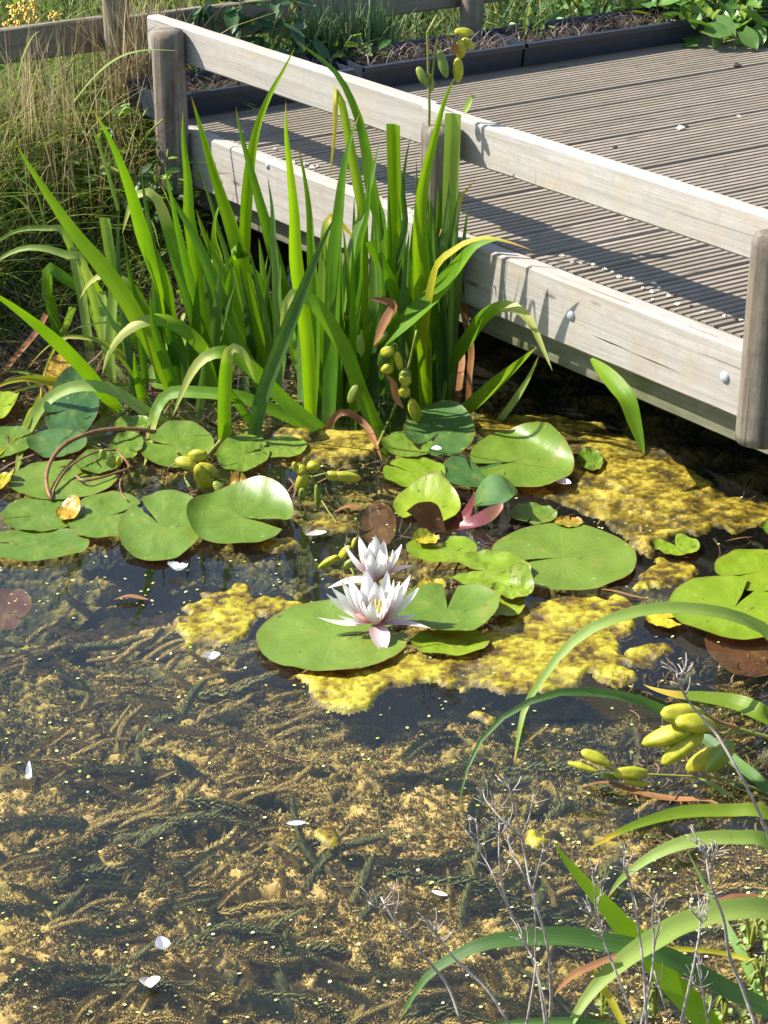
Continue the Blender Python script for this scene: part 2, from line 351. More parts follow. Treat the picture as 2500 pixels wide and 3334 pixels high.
def post(name, x, y, r, z0, z1, mat, parent, sides=18, lean=(0, 0)):
    """round stake, weathered: grain runs up it, top slightly domed"""
    V = []; Fc = []; rows = 22; sd = rnd.random() * 40
    for k in range(rows + 1):
        z = (z1 - z0) * k / rows
        for q in range(sides):
            a = 2 * math.pi * q / sides; rr = r * (1.02 - .05 * k / rows) * (1 + .035 * mnoise.noise(Vector((math.cos(a) * 1.7 + sd, math.sin(a) * 1.7, z * 3))))
            if k == rows: rr *= .93
            V.append((z + (.003 if k < rows else .0), math.cos(a) * rr, math.sin(a) * rr))
    for k in range(rows):
        for q in range(sides):
            s = (q + 1) % sides; Fc.append((k * sides + q, k * sides + s, (k + 1) * sides + s, (k + 1) * sides + q))
    V.append((z1 - z0 + .004, 0, 0)); V.append((0, 0, 0))
    for q in range(sides):
        s = (q + 1) % sides; Fc.append((rows * sides + q, rows * sides + s, len(V) - 2)); Fc.append((s, q, len(V) - 1))
    o = mk(name, V, Fc, mat, None, None, True); base = parent.location if parent else Vector((0, 0, 0))
    o.parent = parent; o.location = (x - base.x, y - base.y, z0 - base.z); o.rotation_euler = (lean[0], -math.pi / 2 + lean[1], 0)
    return o
for al, pe, r, z0, z1 in ((-1.497, .056, .042, .195, .610), (-.402, .078, .043, .19, .608), (.540, .076, .046, .205, .606)):
    p = edge(al, pe, 0); post('post', p.x, p.y, r, z0, z1, M['post'], DECK)
# galvanised coach bolts on the fascia
def dome(name, c, nrm, r, mat, parent):
    V = []; Fc = []; t = Vector((0, 0, 1)).cross(nrm).normalized(); u = nrm.cross(t); S_ = 12
    for k in range(4):
        a = k * math.pi / 8
        for q in range(S_):
            b = 2 * math.pi * q / S_; V.append(Vector(c) + (t * math.cos(b) + u * math.sin(b)) * r * math.cos(a) + nrm * r * .5 * math.sin(a))
    for k in range(3):
        for q in range(S_): Fc.append((k * S_ + q, k * S_ + (q + 1) % S_, (k + 1) * S_ + (q + 1) % S_, (k + 1) * S_ + q))
    V.append(Vector(c) + nrm * r * .5)
    for q in range(S_): Fc.append((3 * S_ + q, 3 * S_ + (q + 1) % S_, len(V) - 1))
    return mk(name, V, Fc, mat, parent)
def edge_point(x, y, pe):
    r = ray(x, y); o = Vector((0, 0, CAMH)); q = E0 + EN * pe; t = (q - o).dot(EN) / r.dot(EN); return o + r * t
bpy.context.view_layer.update()
for (x, y, pe, r, fb) in ((1858, 1025, .033, .012, FR_), (2360, 1228, .033, .012, FR_), (871, 540, .014, .008, FL_)):
    bo = dome('bolt', edge_point(x, y, pe), EN, r, M['metal'], None); bo.parent = fb; bo.matrix_parent_inverse = fb.matrix_world.inverted()
# deck planks, grooved
BA = math.radians(31.5); BD = Vector((math.cos(BA), math.sin(BA), 0)); BN = Vector((-math.sin(BA), math.cos(BA), 0)); BP = Vector((1.08, 5.662, 0)); PITCHB = .132
def plank(k):
    w = PITCHB - .006; prof = []; ng = 6; step = w / ng
    prof.append((0, -.026))
    for g in range(ng):
        a = g * step; prof += [(a + .0020, -.0042), (a + .0048, 0.0), (a + step - .0048, 0.0), (a + step - .0020, -.0042)]
    prof.append((w, -.026)); n = len(prof)
    y0 = k * PITCHB + .003
    def start(off):
        # where this line of the board meets the deck edge (6 mm behind the fascia)
        q = BP + BN * off; t = (E0 + EN * -.0135 - q).dot(EN) / BD.dot(EN); return t
    org = BP + BN * y0; t0 = start(y0); L = 2.75 - t0 - 1.0
    V = []; Fc = []; segs = 10; zj = rnd.uniform(-.0015, .0015)
    for s in range(segs + 1):
        for (a, z) in prof:
            ts = start(y0 + a); x = (ts - t0) * (1 - s / segs) + L * s / segs
            V.append((x, a, .349 + z + zj + .0008 * mnoise.noise(Vector((x * 2, k * 5.3, 0)))))
    for s in range(segs):
        for q in range(n - 1): Fc.append((s * n + q, (s + 1) * n + q, (s + 1) * n + q + 1, s * n + q + 1))
    Fc.append(tuple(range(n))); Fc.append(tuple(range(segs * n + n - 1, segs * n - 1, -1)))
    o = mk('plank', V, Fc, M['deck'], None, None, False); p = org + BD * t0
    o.location = (p.x - DECK.location.x, p.y - DECK.location.y, 0); o.rotation_euler = (0, 0, BA); o.parent = DECK
for k in range(-17, 5): plank(k)
# joists below, carrying the planks
for off in (-.35, -.9):
    p0 = edge(-1.55, off, 0); p1 = edge(1.5, off, 0); beam('joist', p0, p1, .045, .20, .322, M['lower'], DECK, out=EN, segs=4)

# ------------------------------------------------------------------ fence behind the deck
FA = Vector((-.722, 5.5, 0)); FB = Vector((.262, 6.1, 0)); FD = (FB - FA).normalized()
FN = Vector((FD.y, -FD.x, 0))
FENCE = empty('fence', FA + Vector((0, 0, .25)), 'weathered post and rail fence standing behind the plant troughs', 'fence')
for t in (-.98, 0.0, 1.152, 2.3):
    p = FA + FD * t + FN * .0; post('post', p.x, p.y, .036, .12, .86, M['fence'], FENCE, 14)
for (t0, t1, z0, z1) in ((-1.05, -.02, .456, .548), (.03, 2.4, .446, .540), (-1.05, 1.1, .70, .79), (1.1, 2.4, .69, .78)):
    p0 = FA + FD * t0 + FN * -.040; p1 = FA + FD * t1 + FN * -.040
    beam('rail', p0, p1, .026, z0, z1, M['fence'], FENCE, out=FN, segs=20)

# ------------------------------------------------------------------ dark plastic troughs along the back of the deck
TL = Vector((.395, 5.765, 0))
def trough(t0, t1, label, wid=.20, h=.068):
    """open box with rolled rim, ribs on the front; t along the board direction"""
    o0 = TL + BD * t0 + Vector((0, 0, .351)); E = empty('plant_trough', o0, label, 'trough', 'dark plastic troughs along the deck back'); L = t1 - t0
    def W(x, y, z): q = o0 + BD * x + BN * y; return Vector((q.x, q.y, .351 + z))
    sec = [(.012, 0), (0.004, h - .014), (-.008, h - .014), (-.009, h), (.006, h + .001), (.010, h - .004), (.018, .006), (wid - .018, .006), (wid - .010, h - .004), (wid - .006, h + .001), (wid + .009, h), (wid + .008, h - .014), (wid - .004, h - .014), (wid - .012, 0)]
    n = len(sec); V = [W(x, a, b) for x in (0, L) for (a, b) in sec]; Fc = [(q, (q + 1) % n, n + (q + 1) % n, n + q) for q in range(n)]
    for x, s in ((0, 1), (L, -1)):
        b0 = len(V); V += [W(x + s * 0.0005, .012, 0), W(x + s * .0005, .004, h), W(x + s * .0005, wid - .004, h), W(x + s * .0005, wid - .012, 0)]
        b1 = len(V); V += [W(x + s * .006, .012, 0), W(x + s * .006, .004, h), W(x + s * .006, wid - .004, h), W(x + s * .006, wid - .012, 0)]
        Fc += [(b0, b0 + 1, b0 + 2, b0 + 3), (b1, b1 + 1, b1 + 2, b1 + 3), (b0, b0 + 1, b1 + 1, b1), (b0 + 1, b0 + 2, b1 + 2, b1 + 1), (b0 + 2, b0 + 3, b1 + 3, b1 + 2)]
    body = mk('tray', V, Fc, M['plastic'], E, None, False)
    nx, ny = int(L / .02), 9; V = []
    for i in range(nx + 1):
        for j in range(ny + 1):
            x = .01 + (L - .02) * i / nx; y = .014 + (wid - .028) * j / ny; V.append(W(x, y, h - .018 + .012 * mnoise.noise(Vector((x * 30 + t0, y * 30, 1)))))
    Fc = [(i * (ny + 1) + j, (i + 1) * (ny + 1) + j, (i + 1) * (ny + 1) + j + 1, i * (ny + 1) + j + 1) for i in range(nx) for j in range(ny)]
    mk('compost', V, Fc, M['soil'], E); return E
TR = [trough(-1.14, -.56, 'dark plastic trough beyond the boardwalk corner post'),
      trough(-.53, .003, 'dark plastic trough of dead grey stems behind the tall seed stalk'),
      trough(.012, .66, 'dark plastic trough with its end covered by the leafy climber')]
# ------------------------------------------------------------------ leaf blades
def resample(pts, n):
    """Catmull-Rom through 3D points, n+1 even samples"""
    pts = [Vector(p) for p in pts]
    if len(pts) == 2: return [pts[0].lerp(pts[1], k / n) for k in range(n + 1)]
    q = [pts[0] * 2 - pts[1]] + pts + [pts[-1] * 2 - pts[-2]]; dense = []
    for i in range(1, len(q) - 2):
        a, b, c, d = q[i - 1], q[i], q[i + 1], q[i + 2]
        for s in range(12):
            t = s / 12.0
            dense.append(.5 * ((2 * b) + (c - a) * t + (2 * a - 5 * b + 4 * c - d) * t * t + (3 * b - a - 3 * c + d) * t ** 3))
    dense.append(pts[-1]); cum = [0.0]
    for i in range(1, len(dense)): cum.append(cum[-1] + (dense[i] - dense[i - 1]).length)
    out = []; j = 0
    for k in range(n + 1):
        s = cum[-1] * k / n
        while j < len(cum) - 2 and cum[j + 1] < s: j += 1
        t = (s - cum[j]) / max(1e-9, cum[j + 1] - cum[j]); out.append(dense[j].lerp(dense[j + 1], min(1, max(0, t))))
    return out
def blade_profile(v, shape):
    if shape == 'cut': return .88 + .12 * min(1, v * 4)
    if shape == 'fold': return (.8 + .2 * min(1, v * 5)) * (min(1.0, max(0.0, (1 - v) / .40)) ** .75 if v > .6 else 1)
    if shape == 'lens': return max(.03, math.sin(math.pi * min(1, max(0, .02 + .97 * v))) ** .7)
    return (.75 + .25 * min(1, v * 4)) * (max(0.0, (1 - v) / .45) ** .8 if v > .55 else 1)
def blade(name, pts3, wid, mat, parent, shape='tip', twist=0.0, twist2=None, fold=.30, n=26, origin=None, ks=.4, ku=.2):
    """ribbon whose face turns between the viewer's side, the sun and the sky; keeps a midrib crease"""
    C = resample(pts3, n); V = []; uv = []; Fc = []; side_prev = None; eye = Vector((0, 0, CAMH))
    tw2 = twist if twist2 is None else twist2
    for k, c in enumerate(C):
        t = (C[min(n, k + 1)] - C[max(0, k - 1)]).normalized(); v = k / n
        view = (eye - c).normalized(); N = (view + sun_dir * ks + Vector((0, 0, ku))).normalized(); s = t.cross(N)
        if s.length < 1e-4: s = side_prev or Vector((1, 0, 0))
        s.normalize()
        if side_prev is not None and s.dot(side_prev) < 0: s = -s
        side_prev = s; nn = s.cross(t).normalized(); a = twist + (tw2 - twist) * v
        s2 = s * math.cos(a) + nn * math.sin(a); n2 = s2.cross(t).normalized()
        vp = (view - t * view.dot(t)).normalized(); comp = 1.0 / max(.62, abs(n2.dot(vp)))
        w = wid * comp * blade_profile(v, shape) * .5
        for q in (-1, -.5, 0, .5, 1):
            V.append(c + s2 * (w * q) - n2 * (fold * w * (1 - abs(q)))); uv.append((q * .5 + .5, v * (.88 if shape == 'cut' else 1)))
    for k in range(n):
        for q in range(4): a = k * 5 + q; Fc.append((a, a + 1, a + 6, a + 5))
    return mk(name, V, Fc, mat, parent, origin, True, uv)
def tube(pts3, r0, r1, n=20, sides=7):
    C = resample(pts3, n); V = []; Fc = []; ref = Vector((.3, .9, .2)).normalized()
    for k, c in enumerate(C):
        t = (C[min(n, k + 1)] - C[max(0, k - 1)]).normalized(); a = t.cross(ref).normalized(); b = t.cross(a); r = r0 + (r1 - r0) * k / n
        for q in range(sides): w = 2 * math.pi * q / sides; V.append(c + (a * math.cos(w) + b * math.sin(w)) * r)
    for k in range(n):
        for q in range(sides): Fc.append((k * sides + q, k * sides + (q + 1) % sides, (k + 1) * sides + (q + 1) % sides, (k + 1) * sides + q))
    Fc += [tuple(range(sides))[::-1], tuple(range(n * sides, n * sides + sides))]; return V, Fc
LR = random.Random(11)
def leaf_px(parent, path, wpx, mat='iris', shape='tip', y1=None, y0=None, tw=None, lean=None, sink=True, name='leaf', n=26, tw2=None):
    """path: photograph points from the root (in the water) to the tip; the root gives the distance, the leaf then leans a little in depth"""
    b = at(*path[0]) if y0 is None else at_y(path[0][0], path[0][1], y0)
    Y0 = b.y; N = len(path); pts = []; cum = [0]
    for i in range(1, N): cum.append(cum[-1] + math.hypot(path[i][0] - path[i - 1][0], path[i][1] - path[i - 1][1]))
    k = (LR.uniform(-.10, .10) if lean is None else lean)
    for i, (x, y) in enumerate(path):
        f = cum[i] / cum[-1]; Y = (Y0 + (y1 - Y0) * f) if y1 is not None else Y0 + k * f
        q = at_y(x, y, Y)
        pts.append(at(x, y, .008) if (q.z < .008 and i > 0) else q)
    if sink and y0 is None: pts = [pts[0] + (pts[0] - pts[1]).normalized() * .09] + pts
    a = LR.uniform(-.5, .5) if tw is None else tw
    a2 = a + LR.uniform(-.35, .35) if tw2 is None else tw2
    w = (1.55 if Y0 < 2.2 else 1.24) * wpx / ppm(pts[len(pts) // 2])
    near = Y0 < 3.2
    return blade(name, pts, w, M[mat], parent, shape, a * .7, a2 * .7, n=n, ks=LR.uniform(-.3, 1.1), ku=.6 if (near or shape == 'fold') else .1)
def plant(name, bx, by, label, cat='iris', group='yellow flag irises growing in the pond'):
    b = at(bx, by); return empty(name, (b.x, b.y, 0), label, cat, group)

# --- iris clump by the boardwalk
I1 = plant('iris_plant', 420, 1130, 'ragged iris with pale snapped-off leaves beside the grassy bank')
leaf_px(I1, P('C', 890, 420) + P('A', 820, 1580, 700, 1460, 560, 1340, 400, 1230, 330, 1180, 318, 1215, 318, 1390) + P('C', 330, 150, 390, 380), 28, 'iris', 'cut', tw=.2)
leaf_px(I1, P('S', 352, 1160) + P('A', 560, 1160, 450, 1100, 300, 1055, 150, 1055, 0, 1125, -120, 1260), 22, 'iris_pale', 'fold')
leaf_px(I1, P('S', 335, 1110) + P('A', 450, 985, 300, 922, 130, 930, 0, 1000, -90, 1120), 19, 'iris_pale', 'fold')
leaf_px(I1, P('S', 362, 1230) + P('C', 740, 500) + P('A', 765, 1250, 735, 1050, 705, 850), 27, 'iris_pale', 'cut', tw=.1)
leaf_px(I1, P('S', 290, 1130) + P('A', 585, 1600, 555, 1400, 515, 1200, 488, 1050), 24, 'iris_pale', 'cut', tw=.1)
leaf_px(I1, P('S', 375, 1200) + P('C', 720, 560, 700, 330, 690, 100), 19, 'iris_pale', 'cut', tw=.1)
leaf_px(I1, P('C', 800, 460, 740, 330, 690, 160) + P('A', 650, 1330, 560, 1150, 520, 1080), 30, 'iris_half', 'tip')
leaf_px(I1, P('C', 400, 430, 450, 320, 490, 210), 18, 'iris_pale', 'cut', tw=.1)
leaf_px(I1, P('S', 480, 1290) + P('C', 880, 640, 800, 540, 650, 430, 500, 400, 380, 430, 260, 530, 175, 640), 9, 'iris_half', 'tip')
leaf_px(I1, P('S', 450, 1250) + P('C', 870, 560, 700, 440, 560, 415, 420, 420, 330, 560, 280, 720, 272, 860), 9, 'iris_yellow', 'tip')
leaf_px(I1, P('S', 415, 1180) + P('C', 830, 330, 560, 335, 430, 400), 8, 'iris_pale', 'tip')
I2 = plant('iris_plant', 560, 1280, 'iris with one broad bright leaf leaning far out over the dry bank')
leaf_px(I2, P('C', 1190, 800, 1060, 540, 940, 315) + P('A', 850, 1400, 700, 1190, 500, 950, 300, 660, 180, 470, 103, 345), 45, 'iris_bright', tw=.15)
leaf_px(I2, P('S', 545, 1240) + P('A', 1060, 1500, 1040, 1100, 1000, 860, 965, 640, 945, 470), 21, 'iris_blue')
leaf_px(I2, P('C', 1100, 740, 1060, 560, 1010, 315) + P('A', 975, 1470, 900, 1330, 800, 1255, 700, 1235, 600, 1290, 535, 1400), 28, 'iris_droop', 'fold', tw=.35)
leaf_px(I2, P('S', 440, 1290) + P('A', 850, 1640, 815, 1400, 800, 1200, 795, 1000, 805, 760), 18, 'iris_blue')
leaf_px(I2, P('S', 475, 1250) + P('A', 930, 1480, 880, 1250, 845, 1050, 830, 940), 20, 'iris')
leaf_px(I2, P('C', 950, 800, 900, 640, 830, 400) + P('A', 760, 1560, 640, 1330), 24, 'iris_blue')
leaf_px(I2, P('C', 960, 820, 920, 640, 905, 500), 26, 'iris_bright')
I3 = plant('iris_plant', 610, 1260, 'tall iris whose folded leaf tip hangs above the bank edge')
leaf_px(I3, P('C', 1260, 720, 1190, 500, 1140, 290) + P('A', 1110, 1330, 1040, 1150, 960, 950, 890, 700, 800, 450, 700, 240, 618, 112), 42, 'iris_bright', tw=-.1)
leaf_px(I3, P('S', 690, 1260) + P('D', 350, 900) + P('A', 1330, 1560, 1220, 1200, 1130, 900, 1060, 720, 990, 668, 905, 710, 855, 840, 823, 965), 38, 'iris_droop', 'fold', tw=.3)
leaf_px(I3, P('S', 665, 1255) + P('A', 1340, 1520, 1260, 1180, 1195, 900, 1150, 680, 1105, 470), 25, 'iris')
leaf_px(I3, P('S', 600, 1270) + P('C', 1220, 600, 1150, 400, 1110, 200), 26, 'iris_blue')
leaf_px(I3, P('S', 575, 1290) + P('C', 1130, 620, 1040, 340, 1010, 100), 28, 'iris')
I4 = plant('iris_plant', 730, 1240, 'upright iris fan between the corner post and the drooping leaves')
leaf_px(I4, P('D', 720, 1150, 640, 1000, 543, 810) + P('A', 1500, 1420, 1400, 1170, 1300, 950, 1200, 780, 1098, 600), 35, 'iris', tw=.1)
leaf_px(I4, P('S', 682, 1230) + P('D', 350, 900, 300, 500, 270, 200) + P('A', 1275, 850, 1268, 600, 1240, 350, 1233, 122), 38, 'iris_bright', tw=-.15)
leaf_px(I4, P('D', 745, 1110, 680, 950, 570, 700, 480, 430, 400, 250) + P('B', 400, 1500, 340, 1370, 283, 1198), 36, 'iris_bright', tw=.15)
leaf_px(I4, P('S', 700, 1210) + P('D', 340, 600, 300, 300) + P('B', 260, 1250, 245, 1110), 24, 'iris_blue')
leaf_px(I4, P('S', 720, 1220) + P('D', 410, 800, 360, 500, 320, 330), 28, 'iris_blue')
I5 = plant('iris_plant', 800, 1210, 'iris with a straight tall leaf in front of the corner fascia')
leaf_px(I5, P('D', 745, 1100, 690, 800, 620, 450, 560, 200) + P('B', 590, 1540, 500, 1250, 410, 980, 330, 700, 252, 435), 42, 'iris_bright', tw=.05)
leaf_px(I5, P('S', 770, 1100) + P('B', 500, 1560, 440, 1360, 395, 1190, 340, 1020, 288, 845), 15, 'iris_blue')
leaf_px(I5, P('S', 745, 1120) + P('D', 450, 500) + P('B', 440, 1550, 408, 1400, 420, 1250, 472, 1118), 30, 'iris_bright', tw=.2)
leaf_px(I5, P('D', 400, 1180, 330, 900) + P('C', 1400, 520, 1290, 400, 1170, 318, 1050, 290, 930, 320, 820, 400, 735, 520, 688, 668), 36, 'iris_droop', 'fold', tw=.35)
leaf_px(I5, P('S', 800, 1190) + P('D', 600, 800, 560, 500, 480, 200), 30, 'iris')
I6 = plant('iris_plant', 890, 1240, 'iris with a slender curving leaf crossing the left rail')
leaf_px(I6, P('S', 965, 1170) + P('D', 890, 560, 830, 320) + P('B', 770, 1350, 700, 1100, 640, 880, 590, 700, 553, 505), 32, 'iris', tw=.1)
leaf_px(I6, P('S', 800, 1090) + P('D', 612, 400) + P('B', 612, 1500, 622, 1250, 640, 1000, 668, 790, 715, 600, 790, 420, 880, 260, 955, 110), 31, 'iris_bright', tw=.25)
leaf_px(I6, P('S', 905, 1270) + P('D', 840, 800, 825, 400) + P('B', 810, 1450, 800, 1200, 768, 980), 25, 'iris_blue')
leaf_px(I6, P('S', 890, 1170) + P('D', 730, 480, 640, 340, 560, 160), 26, 'iris')
leaf_px(I6, P('S', 905, 1255) + P('D', 870, 900, 840, 600, 860, 330), 22, 'iris_blue')
leaf_px(I6, P('S', 835, 1040) + P('D', 720, 560, 750, 400, 770, 270), 10, 'iris_pale')
I7 = plant('iris_plant', 1010, 1350, 'iris with a broad blue-green leaf leaning right across the others')
leaf_px(I7, P('D', 1060, 1390, 1040, 900, 1000, 600, 960, 300) + P('B', 950, 1250, 922, 950, 895, 700, 893, 470), 37, 'iris_bright', tw=.05)
leaf_px(I7, P('D', 1070, 1330, 1085, 1000, 1085, 600, 1062, 250) + P('B', 1050, 1220, 1012, 950, 968, 755), 28, 'iris', tw=.2)
leaf_px(I7, P('D', 675, 1500, 725, 1250, 830, 960, 930, 700, 1010, 500, 1110, 250, 1228, 0), 40, 'iris_blue', tw=.1, lean=-.10)
leaf_px(I7, P('D', 1040, 1290, 1000, 1100, 960, 900, 930, 700), 26, 'iris')
leaf_px(I7, P('D', 1090, 1300, 1110, 1000, 1120, 700, 1110, 450), 30, 'iris')
I8 = plant('iris_plant', 1120, 1290, 'iris with a high arching leaf and a snapped leaf hanging yellow')
leaf_px(I8, P('S', 1255, 1290) + P('D', 1570, 700, 1540, 300) + P('B', 1530, 1300, 1475, 1100, 1440, 850, 1400, 650, 1340, 480, 1265, 330, 1180, 230, 1060, 140, 953, 62), 33, 'iris', 'fold', tw=.3)
leaf_px(I8, P('S', 1190, 1280) + P('D', 1420, 700) + P('B', 1410, 1250, 1380, 1050, 1340, 850, 1290, 580, 1250, 400, 1232, 395, 1228, 500, 1222, 700, 1185, 1020), 28, 'iris_half', 'fold', tw=.1)
leaf_px(I8, P('D', 1230, 1290, 1240, 900, 1270, 550, 1310, 350) + P('B', 1370, 1350, 1430, 1150, 1490, 920, 1530, 715), 29, 'iris_blue', tw=.15)
leaf_px(I8, P('D', 1250, 1280, 1300, 900, 1370, 560, 1390, 200) + P('B', 1440, 1250, 1460, 1000, 1490, 820), 26, 'iris')
leaf_px(I8, P('D', 1290, 1290, 1260, 700, 1200, 320) + P('B', 1150, 1450), 24, 'iris_blue')
I9 = plant('iris_plant', 1160, 1350, 'iris with yellowing bent-over tips in the middle of the clump')
leaf_px(I9, P('D', 1180, 1370, 1190, 1100, 1200, 800, 1212, 400) + P('B', 1220, 1480, 1250, 1200, 1280, 950, 1330, 720, 1392, 555), 41, 'iris', tw=.1)
leaf_px(I9, P('D', 1150, 1300, 1140, 900, 1150, 400, 1160, 80, 1195, 5, 1270, 60, 1330, 130, 1385, 205), 34, 'iris_half', 'fold', tw=.15)
leaf_px(I9, P('D', 1440, 1190, 1430, 900, 1410, 400, 1405, 160, 1425, 140, 1450, 210, 1460, 290), 36, 'iris_bright', 'fold', tw=.1)
leaf_px(I9, P('D', 1220, 1330, 1230, 1000, 1220, 700), 34, 'iris')
leaf_px(I9, P('D', 1270, 1310, 1280, 1000, 1260, 700, 1215, 660, 1270, 655, 1330, 745), 38, 'iris_half', 'fold', tw=.1)
leaf_px(I9, P('F', 330, 1280, 340, 900, 330, 500, 320, 250), 30, 'iris')
I10 = plant('iris_plant', 1360, 1310, 'tallest iris leaves standing against the middle rail post')
leaf_px(I10, P('F', 800, 1270, 790, 900, 775, 600, 763, 252) + P('E', 560, 1300, 590, 1080, 640, 880, 690, 680, 740, 520, 803, 395), 41, 'iris_bright', tw=.05, lean=LR.uniform(-.09, -.02))
leaf_px(I10, P('S', 1425, 1300) + P('F', 925, 900, 935, 600, 950, 300) + P('E', 752, 1500, 760, 1200, 770, 900, 778, 665), 41, 'iris_pale', 'cut', tw=.05, lean=LR.uniform(-.09, -.02))
leaf_px(I10, P('S', 1285, 1260) + P('E', 385, 1600, 385, 1300, 378, 1000, 372, 738), 35, 'iris_bright', 'cut', tw=.1, lean=LR.uniform(-.09, -.02))
leaf_px(I10, P('F', 470, 1200, 455, 800) + P('E', 440, 1500, 440, 1200, 455, 1000, 493, 805), 24, 'iris_blue', lean=LR.uniform(-.09, -.02))
leaf_px(I10, P('F', 830, 1200, 820, 800, 830, 400, 820, 0), 38, 'iris_bright', tw=.1, lean=LR.uniform(-.09, -.02))
leaf_px(I10, P('F', 870, 1150, 900, 700, 890, 300, 880, -100), 30, 'iris', tw=.3, lean=LR.uniform(-.09, -.02))
leaf_px(I10, P('F', 880, 1120, 930, 800, 960, 400) + P('E', 820, 1280, 870, 1180, 940, 1105), 26, 'iris_half', lean=LR.uniform(-.09, -.02))
leaf_px(I10, P('F', 900, 1200, 930, 500, 920, 100) + P('E', 680, 1500), 26, 'iris_yellow', lean=LR.uniform(-.09, -.02))
leaf_px(I10, P('F', 740, 1250, 720, 800, 700, 400, 740, 100) + P('E', 600, 1300), 30, 'iris_bright', lean=LR.uniform(-.09, -.02))
leaf_px(I10, P('F', 640, 1250, 650, 800, 660, 450, 690, 100), 30, 'iris_blue', lean=LR.uniform(-.09, -.02))
leaf_px(I10, P('F', 610, 1240, 590, 800, 580, 400, 600, 50), 26, 'iris', lean=LR.uniform(-.09, -.02))
leaf_px(I10, P('F', 560, 1240, 530, 900, 500, 400, 470, 60), 22, 'iris_blue', lean=LR.uniform(-.09, -.02))
I11 = plant('iris_plant', 1090, 1410, 'low iris whose long leaves arch over and droop on the lily pads')
leaf_px(I11, P('D', 1500, 1430, 1400, 1200, 1300, 930, 1180, 720, 1080, 590, 980, 528, 910, 570, 882, 700, 872, 850, 875, 1035), 40, 'iris_droop', 'fold', tw=.35)
leaf_px(I11, P('D', 1140, 1460, 900, 1270, 690, 1060, 560, 960, 460, 922, 330, 970, 230, 1110, 125, 1365), 38, 'iris_droop', 'fold', tw=.35)
leaf_px(I11, P('D', 480, 1530, 478, 1250, 488, 1050, 505, 925, 550, 895, 605, 930, 645, 1010, 688, 1135), 36, 'iris_droop', 'fold', tw=.15)
leaf_px(I11, P('D', 1120, 1450, 930, 1370, 750, 1290, 560, 1220) + P('C', 1280, 778, 1150, 785, 1065, 870, 1022, 1020, 1000, 1180, 968, 1288), 32, 'iris_droop', 'fold', tw=.4)
leaf_px(I11, P('D', 1160, 1460, 1230, 1355, 1300, 1330, 1400, 1390, 1470, 1480, 1540, 1655), 18, 'iris_brown', 'fold')
leaf_px(I11, P('D', 640, 1380, 580, 1280, 520, 1180, 500, 1090), 26, 'iris')
leaf_px(I11, P('D', 310, 1310, 330, 1100, 340, 950), 22, 'iris_blue')
I12 = plant('iris_plant', 1440, 1290, 'iris with leaves arching right towards the fascia of the boardwalk')
leaf_px(I12, P('F', 470, 890, 560, 800, 760, 620, 900, 480, 1020, 330, 1130, 210, 1250, 168, 1330, 170), 45, 'iris', 'tip', y1=4.02, y0=4.12, tw=.1)
leaf_px(I12, P('F', 770, 1230, 800, 700, 870, 350, 960, 260, 1060, 190, 1190, 152, 1310, 168, 1430, 205, 1530, 242), 24, 'iris_yellow', 'tip', y1=3.945, tw=.15)
leaf_px(I12, P('F', 840, 1190, 950, 1020, 1080, 840, 1180, 700, 1280, 630, 1370, 618, 1460, 660, 1530, 760, 1590, 900, 1657, 1055), 36, 'iris_droop', 'fold', y1=3.87, tw=.25)
leaf_px(I12, P('F', 1050, 1330, 1200, 1200, 1350, 1070, 1545, 895), 36, 'iris_bright', 'tip', y1=3.96, tw=.1)
leaf_px(I12, P('F', 1300, 1385, 1400, 1250, 1500, 1090, 1565, 945), 18, 'iris_pale', 'tip', y1=3.92, tw=.2)
leaf_px(I12, P('F', 640, 840, 622, 680, 580, 500, 500, 330, 432, 178), 32, 'iris', 'cut', y1=4.10, y0=4.15, tw=.1)
leaf_px(I12, P('F', 1095, 1085, 1105, 900, 1060, 650, 1030, 450, 1040, 190), 22, 'iris_brown', 'cut', y1=4.17, tw=.3, n=40)
leaf_px(I12, P('F', 1035, 1080, 1045, 990, 1040, 900), 17, 'iris_brown', 'cut', tw=.1)
leaf_px(I12, P('F', 740, 1230, 700, 1000, 745, 750), 14, 'iris_half', 'tip')
I13 = plant('iris_plant', 370, 1320, 'iris with long leaf reaching left over the dark lily pad')
leaf_px(I13, P('C', 770, 870, 700, 790, 560, 620, 400, 460, 200, 290, 0, 145, -150, 60), 36, 'iris_bright', tw=.1, lean=-.1)
leaf_px(I13, P('C', 1010, 925, 880, 840, 760, 765, 600, 735, 440, 760, 300, 850, 200, 1000, 140, 1170, 98, 1378), 30, 'iris_pale', 'fold', tw=.35)
leaf_px(I13, P('C', 780, 735, 520, 722, 300, 685, 150, 645, 0, 640, -120, 660), 12, 'iris')
leaf_px(I13, P('C', 760, 730, 520, 718, 300, 725, 120, 770, -40, 830), 10, 'iris_half')
leaf_px(I13, P('C', 700, 740, 430, 720, 210, 690, 100, 700, 0, 735, -80, 790), 26, 'iris_yellow', y1=4.1)
leaf_px(I13, P('C', 300, 870, 220, 900, 160, 1020, 80, 1100, 0, 1195, -60, 1260), 15, 'iris_yellow')
leaf_px(I13, P('C', 240, 860, 190, 960, 120, 1060, 20, 1150, -60, 1240), 10, 'iris_half')
leaf_px(I13, P('C', 20, 640, 200, 430, 260, 350, 310, 255), 15, 'iris_brown', 'cut', tw=.2)
FR = random.Random(19)
